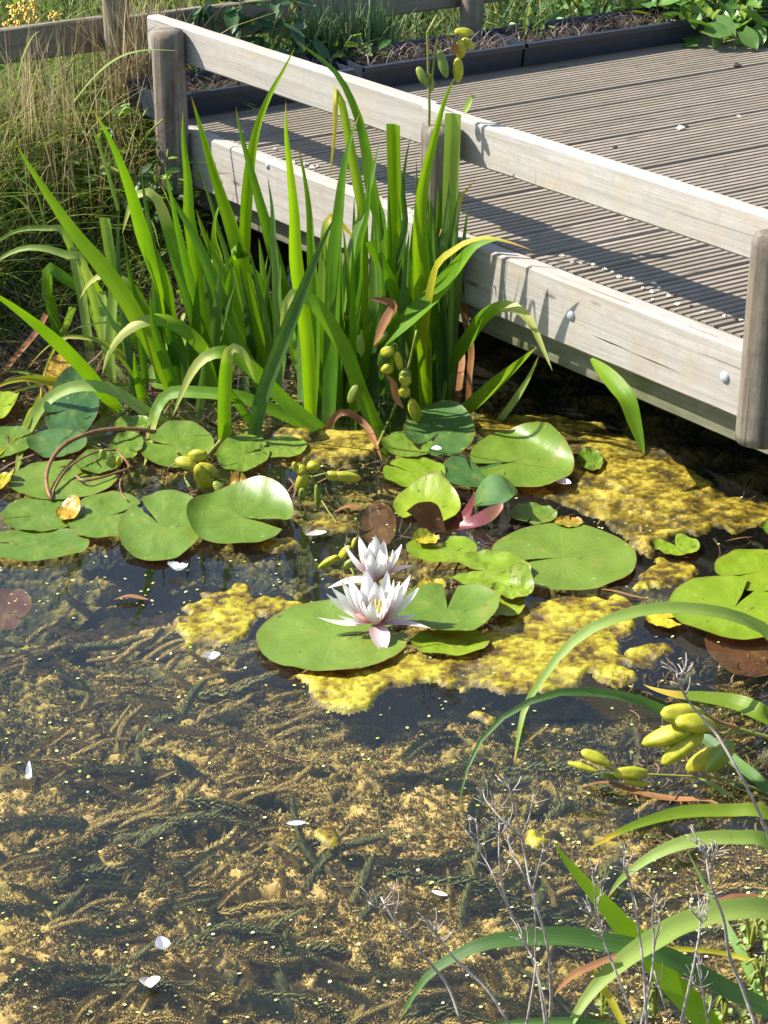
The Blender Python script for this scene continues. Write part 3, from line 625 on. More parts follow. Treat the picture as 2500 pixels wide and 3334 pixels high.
for pl, x0, x1, y0, y1, tp0, tp1, n_ in ((I12, 1365, 1480, 1270, 1310, 480, 760, 10), (I8, 1120, 1260, 1240, 1310, 620, 900, 7), (I10, 1270, 1350, 1220, 1290, 560, 860, 9), (I9, 1080, 1200, 1280, 1360, 760, 1000, 6), (I7, 960, 1060, 1230, 1340, 760, 1000, 5), (I6, 820, 940, 1150, 1250, 760, 960, 4), (I4, 640, 740, 1180, 1240, 700, 950, 4), (I3, 560, 660, 1220, 1280, 850, 1050, 4)):
    for k in range(n_):
        bx_, by_ = FR.uniform(x0, x1), FR.uniform(y0, y1); ty = FR.uniform(tp0, tp1); dx = FR.gauss(-5, 38); leaf_px(pl, [(bx_, by_), (bx_ + dx * .25, by_ + (ty - by_) * .4), (bx_ + dx, ty)], FR.uniform(20, 34), FR.choice(['iris', 'iris', 'iris_blue', 'iris_blue']), 'tip', lean=FR.uniform(-.08, .03) if pl is not I12 else FR.uniform(-.1, -.04))  # fillers take the dark greens, putting the clump's inner shade into the colour
# snapped leaf hanging in front of the deck's lower board
HL = [edge_point(x, y, pe) for (x, y), pe in zip(P('J', 465, 968, 560, 1060, 650, 1160, 712, 1245, 760, 1400, 822, 1612), (.036, .06, .075, .08, .085, .09))]
blade('fallen_leaf', HL, .036, M['iris_bright'], None, 'lens', .1, .2, origin=HL[0])
tag(bpy.data.objects['fallen_leaf'], 'torn yellow-green iris leaf hanging from under the boardwalk fascia', 'leaf')

# --- near irises at the right-hand bank
I14 = empty('iris_plant', (.86, 2.95, 0), 'iris of slender leaves arching over the brown sunken pad', 'iris', 'yellow flag irises growing in the pond')
leaf_px(I14, P('S', 2720, 2480, 2640, 2250) + P('G', 1659, 330, 1450, 225, 1250, 178, 1000, 160, 800, 180, 600, 240, 420, 330, 270, 460, 150, 620, 50, 770, 0, 900) + P('S', 1672, 2492), 31, 'iris_pale', 'fold', y0=2.95, y1=2.80, tw=.2)
leaf_px(I14, P('S', 2700, 2800) + P('G', 1659, 1390, 1500, 1250, 1300, 1090, 1100, 950, 900, 830, 700, 762, 450, 730, 200, 742) + P('S', 1674, 2310, 1590, 2378, 1536, 2460, 1507, 2550, 1491, 2642), 30, 'iris_blue', 'fold', y0=2.9, y1=2.62, tw=.2)
leaf_px(I14, P('S', 2700, 2420) + P('G', 1659, 890, 1450, 800, 1200, 762, 1050, 750, 900, 715, 815, 680), 46, 'iris_half', 'tip', y0=2.9, y1=2.95, tw=.15)
I15 = empty('iris_plant', (.72, 2.45, 0), 'iris of pale arching leaves with scorched tips low over the pond', 'iris', 'yellow flag irises growing in the pond')
leaf_px(I15, P('S', 2680, 2760) + P('H', 1659, 235, 1400, 215, 1100, 225, 900, 270, 700, 340, 550, 420, 425, 495), 34, 'iris_half', 'tip', y0=2.55, y1=2.62, tw=.15)
leaf_px(I15, P('S', 2690, 2900) + P('H', 1659, 430, 1500, 400, 1300, 400, 1100, 430, 900, 510, 750, 610, 650, 700, 575, 810), 38, 'iris_pale', 'fold', y0=2.42, y1=2.38, tw=.2)
leaf_px(I15, P('H', 1640, 1530, 1600, 1450, 1500, 1220, 1400, 1040, 1300, 850, 1230, 720, 1170, 600, 1105, 470), 25, 'iris_blue', 'tip', y0=2.2, y1=2.35, tw=.1)
leaf_px(I15, P('S', 2640, 3200) + P('H', 1659, 1270, 1400, 1190, 1200, 1160, 920, 1150), 13, 'iris_yellow', 'cut', y0=2.2, y1=2.2)
I16 = empty('iris_plant', (.5, 1.98, 0), 'iris with a broad upright dark leaf crossed by arching leaves', 'iris', 'yellow flag irises growing in the pond')
leaf_px(I16, P('S', 2420, 3470) + P('H', 1260, 1659, 1100, 1480, 960, 1320, 830, 1150, 700, 1020, 560, 860, 420, 700, 300, 560, 208, 423), 52, 'iris_bright', 'tip', y0=1.98, y1=2.1, tw=.1)
leaf_px(I16, P('S', 2680, 3010) + P('H', 1659, 885, 1450, 880, 1250, 920, 1050, 990, 900, 1080, 760, 1170, 620, 1280, 500, 1400, 400, 1530, 320, 1670) + P('S', 1800, 3420), 46, 'iris_pale', 'fold', y0=2.12, y1=1.92, tw=.2)
leaf_px(I16, P('S', 2600, 3360) + P('H', 1659, 1560, 1400, 1430, 1200, 1320, 1000, 1210, 800, 1150, 600, 1110, 300, 1065, 0, 1075) + P('I', 1000, 1110, 830, 1180, 660, 1280, 550, 1400, 460, 1550, 395, 1670), 40, 'iris_blue', 'fold', y0=2.06, y1=1.98, tw=.15)
leaf_px(I16, P('H', 700, 1700, 640, 1580, 590, 1480, 500, 1340, 485, 1170), 16, 'iris_yellow', 'tip', y0=1.93, y1=2.0)
leaf_px(I16, P('S', 2250, 3440, 2000, 3345, 1800, 3326, 1600, 3338, 1480, 3390), 20, 'iris_blue', 'tip', y0=1.95, y1=1.93)
leaf_px(I16, P('H', 630, 1200, 460, 1270, 340, 1330, 240, 1430, 215, 1480), 15, 'iris_brown', 'tip', y0=1.99, y1=1.97)
# dead leaves afloat
def afloat(label, path, wpx, mat='iris_brown', z=.006, shape='lens'):
    pts = [at(x, y, z) + Vector((0, 0, .004 * math.sin(i * 1.7))) for i, (x, y) in enumerate(path)]
    o = blade('dead_leaf', pts, wpx / ppm(pts[0]) , M[mat], None, shape, 1.0, .7, origin=pts[0]); tag(o, label, 'leaf', 'dead leaves afloat'); return o
afloat('long rusty dead leaf afloat below the green seed pods', P('H', 400, 60, 560, 40, 750, 80, 1000, 120, 1230, 150, 1330, 190), 26)
afloat('rusty dead leaf on the water under the pale arching leaf', P('H', 1270, 850, 1400, 815, 1560, 795, 1720, 780), 34)
afloat('tan dead leaf strip lying beside the small seed pods', P('G', 1190, 1310, 1280, 1370, 1440, 1450), 20, 'iris_pale')
afloat('small red-brown leaf afloat behind the lily blooms', P('S', 1085, 1668, 1130, 1655, 1175, 1650), 22)
afloat('pinkish leaf fragment afloat near the drifting petal', P('S', 370, 1952, 420, 1946, 482, 1950), 18)
afloat('thin brown stem afloat under the big round pad', P('S', 1935, 1915, 2000, 1930, 2070, 1940, 2125, 1945), 8)
afloat('thin brown twig afloat beside the ragged right-hand pad', P('S', 2360, 1762, 2410, 1757, 2450, 1746), 7)

# ------------------------------------------------------------------ seed pods
def pod(parent, c, axis, L, W, mat, name='seed_pod'):
    """three-lobed iris capsule, tapered, beaked"""
    axis = axis.normalized(); a = axis.cross(Vector((.2, -1, .3))).normalized(); b = axis.cross(a); V = []; Fc = []; R, S_ = 14, 24; ph = LR.uniform(0, 6)
    for k in range(R + 1):
        v = k / R; r = W * .5 * (max(0.0, math.sin(math.pi * (.06 + .90 * v))) ** .62) * (1 - .15 * v)
        if k == 0 or k == R: r *= .35
        for q in range(S_):
            w = 2 * math.pi * q / S_; lob = 1 + .13 * math.cos(3 * w + ph) - .09 * max(0, math.cos(3 * w + ph)) ** 6 + .03 * math.sin(9 * v + ph)
            V.append(c + axis * (L * (v - .5)) + (a * math.cos(w) + b * math.sin(w)) * r * lob)
    for k in range(R):
        for q in range(S_): Fc.append((k * S_ + q, k * S_ + (q + 1) % S_, (k + 1) * S_ + (q + 1) % S_, (k + 1) * S_ + q))
    Fc += [tuple(range(S_))[::-1], tuple(range(R * S_, R * S_ + S_))]; return mk(name, V, Fc, M[mat], parent)
def above(x, y, Y, zmin):
    q = at_y(x, y, Y); return q if q.z >= zmin else at(x, y, zmin)
def pods_px(E, Y, crop, items, mat='pod'):
    for it in items:
        x, y, L, W, ang = it[:5]; mm = it[5] if len(it) > 5 else mat; k = KS if crop != 'S' else 1.0
        c = above(*P(crop, x, y)[0], Y + LR.uniform(-.012, .012), .010); s = ppm(c); a = math.radians(ang)
        ax = Vector((math.cos(a), LR.uniform(-.35, .35), -math.sin(a))); pod(E, c, ax, L * k / s * 1.08, W * k / s * 1.15, mm)
def stem_px(E, Y, path, wpx, mat='stalk', Y1=None, w1=None, name='stem', z0=None):
    N = len(path); pts = []
    for i, (x, y) in enumerate(path): pts.append(above(x, y, Y + ((Y1 if Y1 is not None else Y) - Y) * i / (N - 1), .006))
    r = wpx / ppm(pts[0]) / 2; V, Fc = tube(pts, r, r * .7 if w1 is None else w1 / ppm(pts[0]) / 2); return mk(name, V, Fc, M[mat], E)
GS = 'iris seed stalks'
S1 = empty('iris_seed_stalk', at(1395, 1300), 'tall iris stalk of yellow-green seed pods rising above the middle post', 'seed stalk', GS); Y = 4.2
stem_px(S1, Y, P('S', 1395, 1235) + P('F', 810, 600) + P('E', 600, 1300, 610, 900, 618, 620, 610, 400, 608, 200, 606, 95, 640, 45, 668, 0), 11)
stem_px(S1, Y, P('E', 622, 520, 640, 380, 655, 250, 672, 150, 640, 95, 610, 90), 8)
for pth in (P('E', 672, 110, 740, 130, 800, 128), P('E', 680, 108, 760, 150, 830, 175), P('E', 690, 112, 770, 160, 800, 200, 808, 300), P('E', 618, 470, 600, 430, 580, 400), P('E', 672, 160, 690, 240, 700, 260)): stem_px(S1, Y, pth, 6)
pods_px(S1, Y, 'E', [(852, 115, 125, 55, 5), (880, 192, 105, 56, 38), (832, 228, 130, 62, 88), (810, 370, 165, 66, 88, 'pod'), (708, 330, 175, 62, 72, 'pod_green'), (568, 412, 130, 56, 62, 'pod_green'), (628, 455, 110, 40, 80, 'pod_green')])
blade('bract', [at_y(x, y, Y - .01) for x, y in P('E', 780, 180, 790, 220, 785, 270)], .014, M['iris_brown'], S1, 'lens', .2)
blade('bract', [at_y(x, y, Y) for x, y in P('E', 850, 660, 880, 600, 905, 545, 932, 558)], .012, M['iris_pale'], S1, 'tip', .2)
S2 = empty('iris_seed_stalk', at(1330, 1330), 'drooping chain of plump seed pods hanging inside the iris clump', 'seed stalk', GS); Y = 4.03
stem_px(S2, Y, P('S', 1230, 1450) + P('F', 560, 1370, 600, 1280, 640, 1180, 680, 1040, 700, 960, 740, 780), 12)
stem_px(S2, Y, P('F', 450, 900, 500, 830, 540, 700, 590, 600), 9)
stem_px(S2, Y, P('F', 490, 1100, 500, 980, 560, 900, 600, 870, 610, 930), 8); stem_px(S2, Y, P('F', 660, 1060, 660, 1150, 690, 1220, 720, 1270), 8)
pods_px(S2, Y - .03, 'F', [(500, 830, 110, 55, 130, 'pod_green'), (540, 920, 95, 72, 150), (620, 990, 150, 50, 78), (540, 1035, 85, 72, 160), (660, 1075, 80, 85, 140, 'pod_green'), (662, 1108, 78, 88, 150), (655, 1192, 80, 80, 160), (725, 1325, 185, 75, 75), (360, 880, 150, 55, 85, 'pod_green'), (310, 1210, 130, 60, 115, 'pod_green')])
blade('bract', [at_y(x, y, Y - .04) for x, y in P('F', 530, 1080, 580, 1140, 600, 1230, 650, 1305)], .016, M['iris_brown'], S2, 'lens', .2)
blade('bract', [at_y(x, y, Y - .04) for x, y in P('F', 450, 880, 520, 720, 580, 610, 500, 575, 430, 568)], .020, M['iris_brown'], S2, 'lens', .2)
S3 = empty('iris_seed_stalk', at(690, 1570), 'fallen cluster of fat yellow seed pods resting above left lily pads', 'seed stalk', GS); Y = 3.72
stem_px(S3, Y + .02, P('L', 1490, 175, 1440, 230, 1380, 295, 1320, 310, 1240, 290, 1190, 250), 13)
stem_px(S3, Y, P('L', 1260, 390, 1250, 430, 1280, 490), 9); stem_px(S3, Y, P('L', 1200, 320, 1140, 360, 1130, 420, 1115, 480), 5, 'stalk_brown')
stem_px(S3, Y - .01, P('L', 1160, 580, 1220, 575, 1290, 530, 1340, 515), 10, 'stalk_brown')
pods_px(S3, Y - .02, 'L', [(1335, 272, 125, 80, 175), (1255, 328, 140, 88, 195), (1385, 450, 290, 104, 72), (1402, 365, 140, 66, 20), (1488, 505, 130, 72, 50, 'pod_green'), (1440, 400, 100, 60, 35, 'pod_green')])
S4 = empty('iris_seed_stalk', at(985, 1590), 'fallen seed pods reaching sideways beside the dark red leaf', 'seed stalk', GS); Y = 3.68
C3 = lambda *v: [(.7535 * v[i], 1300 + .7535 * v[i + 1]) for i in range(0, len(v), 2)]
stem_px(S4, Y, C3(1545, 310, 1480, 315, 1400, 322, 1345, 335, 1300, 310), 9); stem_px(S4, Y, C3(1345, 330, 1370, 400, 1410, 470, 1455, 535), 6)
stem_px(S4, Y, C3(1330, 340, 1270, 370, 1240, 410, 1235, 460), 6, 'stalk_brown')
for it in [(1355, 290, 62, 52, 10), (1300, 305, 52, 48, 150), (1302, 358, 105, 58, 108), (1440, 330, 70, 50, 5), (1500, 335, 125, 54, 8), (1370, 420, 115, 26, 88, 'pod_green'), (1305, 410, 60, 36, 90, 'pod_green'), (1272, 290, 45, 30, 90)]:
    x, y = C3(it[0], it[1])[0]; c = above(x, y, Y - .015, .010); s = ppm(c); a = math.radians(it[4])
    pod(S4, c, Vector((math.cos(a), LR.uniform(-.3, .3), -math.sin(a))), it[2] * .7535 / s, it[3] * .7535 / s, it[5] if len(it) > 5 else 'pod')
S5 = empty('iris_seed_stalk', at(1120, 1830), 'three seed pods floating just behind the white lily blooms', 'seed stalk', GS); Y = 3.36
G5 = lambda *v: [(1000 + .3014 * v[i], 1700 + .3014 * v[i + 1]) for i in range(0, len(v), 2)]
for it in [(225, 430, 270, 95, 146), (400, 340, 240, 105, 125), (455, 450, 150, 100, 140, 'pod_green'), (505, 225, 130, 55, 110)]:
    x, y = G5(it[0], it[1])[0]; c = above(x, y, Y, .010); s = ppm(c); a = math.radians(it[4])
    pod(S5, c, Vector((math.cos(a), LR.uniform(-.3, .1), -math.sin(a))), it[2] * .3014 / s, it[3] * .3014 / s, it[5] if len(it) > 5 else 'pod')
stem_px(S5, Y, G5(470, 300, 530, 190, 560, 100, 520, 20), 6, 'stalk_brown'); stem_px(S5, Y, G5(470, 500, 500, 560, 480, 620), 6)
S6 = empty('iris_seed_stalk', at(2330, 2480), 'bunch of large bright yellow-green seed pods above the water', 'seed stalk', GS); Y = 2.62
stem_px(S6, Y, P('G', 1750, 1060, 1600, 1020, 1460, 980, 1330, 950, 1250, 900, 1190, 880), 15); stem_px(S6, Y, P('G', 1560, 1000, 1400, 1010, 1300, 1010, 1150, 1000), 11, 'stalk')
stem_px(S6, Y, P('G', 1460, 975, 1330, 930, 1230, 880), 12, 'stalk_brown')
pods_px(S6, Y - .01, 'G', [(1085, 880, 285, 130, 5), (1170, 945, 270, 125, 12), (978, 1035, 330, 130, 158), (1082, 1110, 330, 118, 142), (1218, 1190, 280, 112, 132), (1330, 1170, 260, 120, 130, 'pod_green')])
S7 = empty('iris_seed_stalk', at(2010, 2500), 'small seed pods lying among dark weed at the water surface', 'seed stalk', GS); Y = 2.62
stem_px(S7, Y, P('G', 1720, 1440, 1500, 1360, 1300, 1310, 1100, 1300, 900, 1290, 700, 1280, 560, 1240), 10); stem_px(S7, Y, P('G', 1700, 1470, 1450, 1380, 1240, 1290), 7)
pods_px(S7, Y, 'G', [(500, 1180, 210, 78, 20), (410, 1240, 200, 46, 10), (735, 1278, 240, 80, 3), (770, 1345, 160, 46, 2), (590, 1300, 120, 40, 20, 'pod_green')])
S8 = empty('iris_seed_stalk', at(365, 1540), 'kinked red-brown iris stalk arching over the left lily pads', 'seed stalk', GS)
def flat_stem(E, pts, w, mat):
    r = w / ppm(pts[0]) / 2; V, Fc = tube(pts, r, r * .8, 30); mk('stem', V, Fc, M[mat], E)
flat_stem(S8, [at(x, y, z) for (x, y), z in zip(P('L', 1270, 50, 1060, 115, 1000, 105, 800, 95, 620, 120, 450, 195, 350, 300, 312, 420, 325, 520, 350, 575), (-.01, .01, .02, .035, .04, .04, .035, .025, .018, .012))], 15, 'stalk_brown')
flat_stem(S8, [at(x, y, z) for (x, y), z in zip(P('L', 350, 575, 365, 500, 440, 380, 560, 290, 680, 245, 780, 240), (.012, .016, .025, .03, .025, .02))], 9, 'stalk_brown')
pods_px(S8, 3.72, 'L', [(695, 270, 80, 45, 80, 'pod_green'), (740, 310, 110, 70, 60, 'pod_green'), (800, 320, 80, 36, 95)])
flat_stem(S8, [at(x, y, .018) for (x, y) in P('L', 510, 410, 560, 445, 660, 430, 790, 390, 870, 350, 790, 240)], 9, 'stalk_brown')
flat_stem(S8, [at(x, y, .016) for (x, y) in P('L', 840, 390, 810, 460, 820, 530, 860, 580)], 6, 'stalk_brown')
# ------------------------------------------------------------------ lily pads
def pad_mat(name, c0, c1, vein, rough=.32, spot=None, under=None):
    m, nt = new_mat(name); T = NT(nt); tc = T.n('ShaderNodeTexCoord'); oi = T.n('ShaderNodeObjectInfo')
    uv = T.n('ShaderNodeUVMap'); sep = T.n('ShaderNodeSeparateXYZ'); T.l(uv.outputs[0], sep.inputs[0])   # u = angle, v = radius
    bl = T.noise(tc.outputs['Object'], 14.0, 5, .6); fine = T.noise(tc.outputs['Object'], 160.0, 3)
    f = T.math('ADD', T.math('MULTIPLY', bl, .8), T.math('MULTIPLY', T.math('SUBTRACT', oi.outputs['Random'], .5), .35), True)
    f = T.math('ADD', f, T.math('MULTIPLY', T.math('SUBTRACT', fine, .5), .25), True)
    col = T.ramp(f, [(.2, c0), (.75, c1)])
    wob = T.math('ADD', T.math('MULTIPLY', sep.outputs['X'], 2 * math.pi * 17), T.math('MULTIPLY', bl, 2.2))
    vn = T.math('POWER', T.math('ABSOLUTE', T.math('COSINE', wob)), 22.0)
    vn = T.math('MULTIPLY', vn, T.ramp(sep.outputs['Y'], [(.0, (.9, .9, .9, 1)), (.75, (.12, .12, .12, 1)), (.95, (0, 0, 0, 1))]))
    col = T.mix(T.math('MULTIPLY', vn, .55), col, vein)
    # brown nibbled rim and odd specks
    rim = T.ramp(T.math('ADD', sep.outputs['Y'], T.math('MULTIPLY', T.math('SUBTRACT', bl, .5), .10)), [(.965, (0, 0, 0, 1)), (.995, (.7, .7, .7, 1))])
    col = T.mix(rim, col, (.16, .13, .03, 1))
    sp = T.noise(tc.outputs['Object'], 70.0, 2, .4); col = T.mix(T.ramp(sp, [(.70, (0, 0, 0, 1)), (.74, (.7, .7, .7, 1))]), col, spot or (.30, .34, .12, 1))
    st = T.noise(tc.outputs['Object'], 22.0, 3, .5); col = T.mix(T.ramp(st, [(.60, (0, 0, 0, 1)), (.72, (.6, .6, .6, 1))]), col, (.20, .20, .03, 1))
    bs = T.noise(tc.outputs['Object'], 48.0, 3, .5, .5); col = T.mix(T.ramp(bs, [(.68, (0, 0, 0, 1)), (.71, (.8, .8, .8, 1))]), col, (.09, .055, .02, 1))
    if under is not None:
        ge = T.n('ShaderNodeNewGeometry'); col = T.mix(ge.outputs['Backfacing'], col, under)
    nrm = T.bump(T.math('ADD', T.math('MULTIPLY', fine, .5), T.math('ADD', T.math('MULTIPLY', bl, .6), T.math('MULTIPLY', vn, -.35))), .35, .0025)
    p = principled(T, col, rough, .5, nrm); tr = T.n('ShaderNodeBsdfTranslucent'); T.l(T.mix(1.0, col, (1.3, 1.2, .4, 1), 'MULTIPLY'), tr.inputs[0])
    mx = T.n('ShaderNodeMixShader'); mx.inputs[0].default_value = .15; T.l(p, mx.inputs[1]); T.l(tr.outputs[0], mx.inputs[2]); T.out(mx.outputs[0]); return m
UND = (.26, .10, .06, 1)
M['pad'] = pad_mat('lily_pad', (.085, .160, .012, 1), (.165, .245, .030, 1), (.27, .34, .06, 1), .42, under=UND)
M['pad_lime'] = pad_mat('lily_pad_lime', (.14, .23, .008, 1), (.25, .33, .018, 1), (.35, .41, .05, 1), .42, under=UND)
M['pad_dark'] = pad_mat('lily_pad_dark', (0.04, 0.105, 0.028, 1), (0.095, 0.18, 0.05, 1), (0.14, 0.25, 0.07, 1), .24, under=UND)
M['pad_yellow'] = pad_mat('lily_pad_yellow', (.36, .33, .012, 1), (.55, .42, .02, 1), (.5, .3, .03, 1), .4, under=UND)
M['pad_orange'] = pad_mat('lily_pad_orange', (.30, .20, .015, 1), (.52, .27, .02, 1), (.4, .3, .05, 1), .4, under=UND)
M['pad_brown'] = pad_mat('lily_pad_brown', (.07, .028, .014, 1), (.17, .075, .035, 1), (.22, .11, .06, 1), .3, under=UND)
M['pad_red'] = pad_mat('lily_pad_red', (.11, .016, .022, 1), (.24, .05, .055, 1), (.28, .09, .07, 1), .32, under=(.16, .03, .035, 1))
PR = random.Random(3)
GP = 'water lily pads'
def pad(label, box, notch, z, mat='pad', curl=None, tilt=(0, 0), nw=.07, deep=1.0, wav=.006, name='lily_pad', drop=0.0, ragged=.5):
    """floating leaf: photo box gives place and size; notch = direction of the cleft (degrees, 0 = +x, 90 = away); curl = (direction, amount)"""
    x0, x1, y0, y1 = box; c = at((x0 + x1) / 2, (y0 + y1) / 2, z); s = ppm(c); rx = (x1 - x0) / 2 / s; el = math.atan2(CAMH - z, c.y); ry = (y1 - y0) / 2 / (s * math.sin(el))
    R, A = 12, 72; V = []; uv = []; Fc = []; na = math.radians(notch); sd = PR.random() * 90; half = nw
    for k in range(R + 1):
        v = (k / R) ** .85
        for q in range(A + 1):
            u = q / A; a = na + half * (0.12 + .88 * v ** .5) * deep * (1 - 2 * u) * 1.0 + 2 * math.pi * u
            e = 1 + .018 * mnoise.noise(Vector((math.cos(a) * 2 + sd, math.sin(a) * 2, 0))) + ragged * .012 * mnoise.noise(Vector((math.cos(a) * 11 + sd, math.sin(a) * 11, 2))) * v
            d = min(u, 1 - u) * A
            if d < 3: e *= 1 - .05 * (1 - d / 3) ** 2 * v
            dx, dy = math.cos(a) * v * e, math.sin(a) * v * e
            zz = wav * (mnoise.noise(Vector((dx * 2.0 + sd, dy * 2.0, 5))) * v + .25 * mnoise.noise(Vector((dx * 6 + sd, dy * 6, 7)))) + .0015
            zz += (.0035 * v ** 6) - drop * (1 - v) ** 2 * .5
            if curl is not None:
                for (cd, ca, cs) in (curl if isinstance(curl, list) else [curl]):
                    t = dx * math.cos(math.radians(cd)) + dy * math.sin(math.radians(cd))
                    if t > cs:
                        f = (t - cs) / (1 - cs); zz += ca * f * f
                        if ca > .03: dx -= math.cos(math.radians(cd)) * .55 * f * f * min(1, ca / .08); dy -= math.sin(math.radians(cd)) * .55 * f * f * min(1, ca / .08)
            zz += tilt[0] * dx * rx + tilt[1] * dy * ry
            V.append((c.x + dx * rx, c.y + dy * ry, max(-.02, z + zz))); uv.append((u, v))
    for k in range(R):
        for q in range(A):
            a = k * (A + 1) + q; Fc.append((a, a + A + 1, a + A + 2, a + 1))
    # fold direction: make the upper side face up
    o = mk(name, V, [f[::-1] for f in Fc] if False else Fc, M[mat], None, c, True, uv)
    tag(o, label, 'lily pad', GP); return o
pad('lily pad cut by the pond edge with duckweed along its rim', (-60, 292, 1724, 1832), 170, .004)
pad('flat pad carrying an orange curled patch', (2, 275, 1618, 1735), 200, .005)
pad('pad between the orange-patched pad and the pad with a pod shadow', (222, 468, 1606, 1758), 20, .008, nw=.12)
pad('oval pad showing the shadow of a seed pod', (388, 662, 1612, 1818), 135, .012, tilt=(0, .06), nw=.1)
pad('glossy pad with rolled left edge under the fallen pods', (607, 957, 1592, 1776), -20, .016, curl=[(180, .016, .55), (60, .03, .45)], nw=.2)
pad('pad under the kinked brown stalk', (28, 382, 1502, 1632), 25, .007, nw=.15)
pad('shaded pad tucked under the arching pale leaf', (89, 282, 1400, 1496), 60, .010, 'pad_dark', curl=(200, .012, .4))  # the darker pad green puts its shade into the colour
pad('heart shaped pad at the tip of the drooping leaf', (357, 466, 1411, 1501), -30, .010)
pad('pad striped with shadows below the iris stems', (460, 697, 1389, 1526), 160, .008, curl=(90, .012, .4))
pad('dull green pad beside the upright broad leaf', (703, 878, 1418, 1540), 20, .007, nw=.13)
pad('half shaded pad behind the dull green pad', (845, 1000, 1424, 1496), 160, .005)
pad('small holed pad ringed by the broken stalk', (246, 400, 1468, 1545), 90, .013, 'pad')
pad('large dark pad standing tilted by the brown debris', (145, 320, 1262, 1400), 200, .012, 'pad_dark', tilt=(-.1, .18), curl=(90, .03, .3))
pad('old orange-tinged pad lifted out of the water', (150, 246, 1178, 1262), 250, .012, 'pad_orange', tilt=(0, .25))
pad('green pad at the pond edge below the yellow leaves', (-80, 62, 1278, 1372), 0, .008, 'pad_lime', curl=(0, .02, .3))
pad('dull pad under yellow leaves beside the water edge', (-60, 108, 1392, 1492), 30, .006)
pad('bluish pad raised behind the iris stems', (524, 652, 1112, 1210), 270, .012, 'pad', tilt=(.1, .25))
pad('pad half hidden behind leaning iris stems', (480, 645, 1170, 1268), 0, .008, 'pad', tilt=(0, .1))
pad('lime pad in the shade of the iris clump', (836, 915, 1116, 1195), 180, .008, 'pad_lime', tilt=(0, .2))
pad('small shaded pad under the brown stalk', (372, 492, 1358, 1412), 10, .005)
pad('pad crossed by leaf shadows under the hanging pod', (1238, 1412, 1408, 1495), 20, .012, 'pad', curl=(200, .01, .5))
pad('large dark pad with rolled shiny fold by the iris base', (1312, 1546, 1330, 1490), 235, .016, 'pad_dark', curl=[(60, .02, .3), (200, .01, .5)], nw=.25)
pad('bright oval pad with one broad shadow stripe', (1246, 1450, 1490, 1590), 150, .010, 'pad_lime')
pad('dark pad beneath the curled red leaf', (1434, 1645, 1485, 1592), 100, .010, 'pad_dark')
pad('large glossy pad with raised far edge beside the algae', (1531, 1876, 1404, 1590), 200, .014, 'pad', curl=[(40, .045, .3)], nw=.12)
pad('small pad with a nibbled hole beside the large glossy pad', (1880, 1963, 1464, 1538), 200, .008)
pad('pad with a dry curled brown centre', (1279, 1500, 1590, 1712), 250, .010, 'pad_lime', curl=[(70, .03, .3)], nw=.5)
pad('half shaded small pad touching the big round pad', (1659, 1813, 1645, 1712), 250, .006, 'pad')
pad('biggest round pad with a snapped stem across its cleft', (1600, 2070, 1708, 1926), 190, .006, 'pad', nw=.10)
pad('pad with a yellow decayed patch at its cleft', (1322, 1553, 1744, 1838), 95, .007, 'pad_lime', nw=.35)
pad('lime pad with deep cleft overlapping the biggest pad', (1441, 1728, 1799, 1921), 175, .013, 'pad_lime', nw=.32, wav=.014)
pad('small folded lime pad in front of the deep-cleft pad', (1602, 1738, 1884, 1953), 120, .018, 'pad_lime', curl=(60, .03, .2), nw=.4)
pad('pad peeping out beneath the folded lime pad', (1560, 1708, 1930, 2014), 150, .006, 'pad_lime')
pad('pad beside the open bloom with torn raised edge', (1286, 1626, 1904, 2074), 85, .020, 'pad', curl=[(0, .022, .3), (250, .012, .5)], nw=.16, ragged=2.2)
pad('shaded pad below the torn-edged pad', (1338, 1594, 2054, 2140), 200, .006, 'pad_lime')
pad('broad front pad under the open white bloom', (833, 1328, 1968, 2190), 15, .010, 'pad', nw=.16, curl=(80, .008, .5))
pad('sunken yellowing pad behind the bloom', (1362, 1452, 1887, 1934), 120, -.010, 'pad_yellow')
pad('small pad with open cleft near the yellow algae', (2127, 2278, 1746, 1815), 110, .006, 'pad_lime', nw=.45)
pad('upper pad of the pair at the water edge', (2326, 2620, 1794, 1932), 200, .007, 'pad_lime')
pad('lower pad of the pair with a browned lobe', (2177, 2600, 1878, 2084), 60, .010, 'pad_lime', nw=.14)
pad('yellow dying pad under the arching leaf', (2098, 2238, 1975, 2052), -20, .005, 'pad_yellow', nw=.5)
pad('dead brown pad sunk beside the browned lobe', (2298, 2580, 2010, 2210), 100, -.008, 'pad_brown')
pad('tip of a pad showing beside the olive algae', (2476, 2600, 1698, 1750), 180, .006)
pad('yellow and orange pad scrap at the edge of the pond', (-40, 48, 1545, 1598), 0, .008, 'pad_yellow', curl=(0, .02, .2))
pad('orange pad scrap behind the biggest round pad', (1805, 1900, 1688, 1722), 80, .008, 'pad_orange')
pad('orange pad scrap behind the glossy rolled pad', (735, 812, 1567, 1600), 80, .010, 'pad_orange', curl=(90, .02, .2))
pad('sunken red-brown pad behind the lily blooms', (1175, 1290, 1640, 1790), 200, -.012, 'pad_brown')
pad('orange decayed scrap lying on the flat pad', (184, 262, 1642, 1698), 150, .014, 'pad_orange', curl=(60, .02, .1))
pad('yellow decayed scrap on the pad with a cleft', (1345, 1432, 1744, 1776), 330, .016, 'pad_yellow', curl=(120, .012, .2))
pad('dull reddish pad sunk at the left water edge', (-70, 100, 1920, 2060), 330, -.02, 'pad_brown')
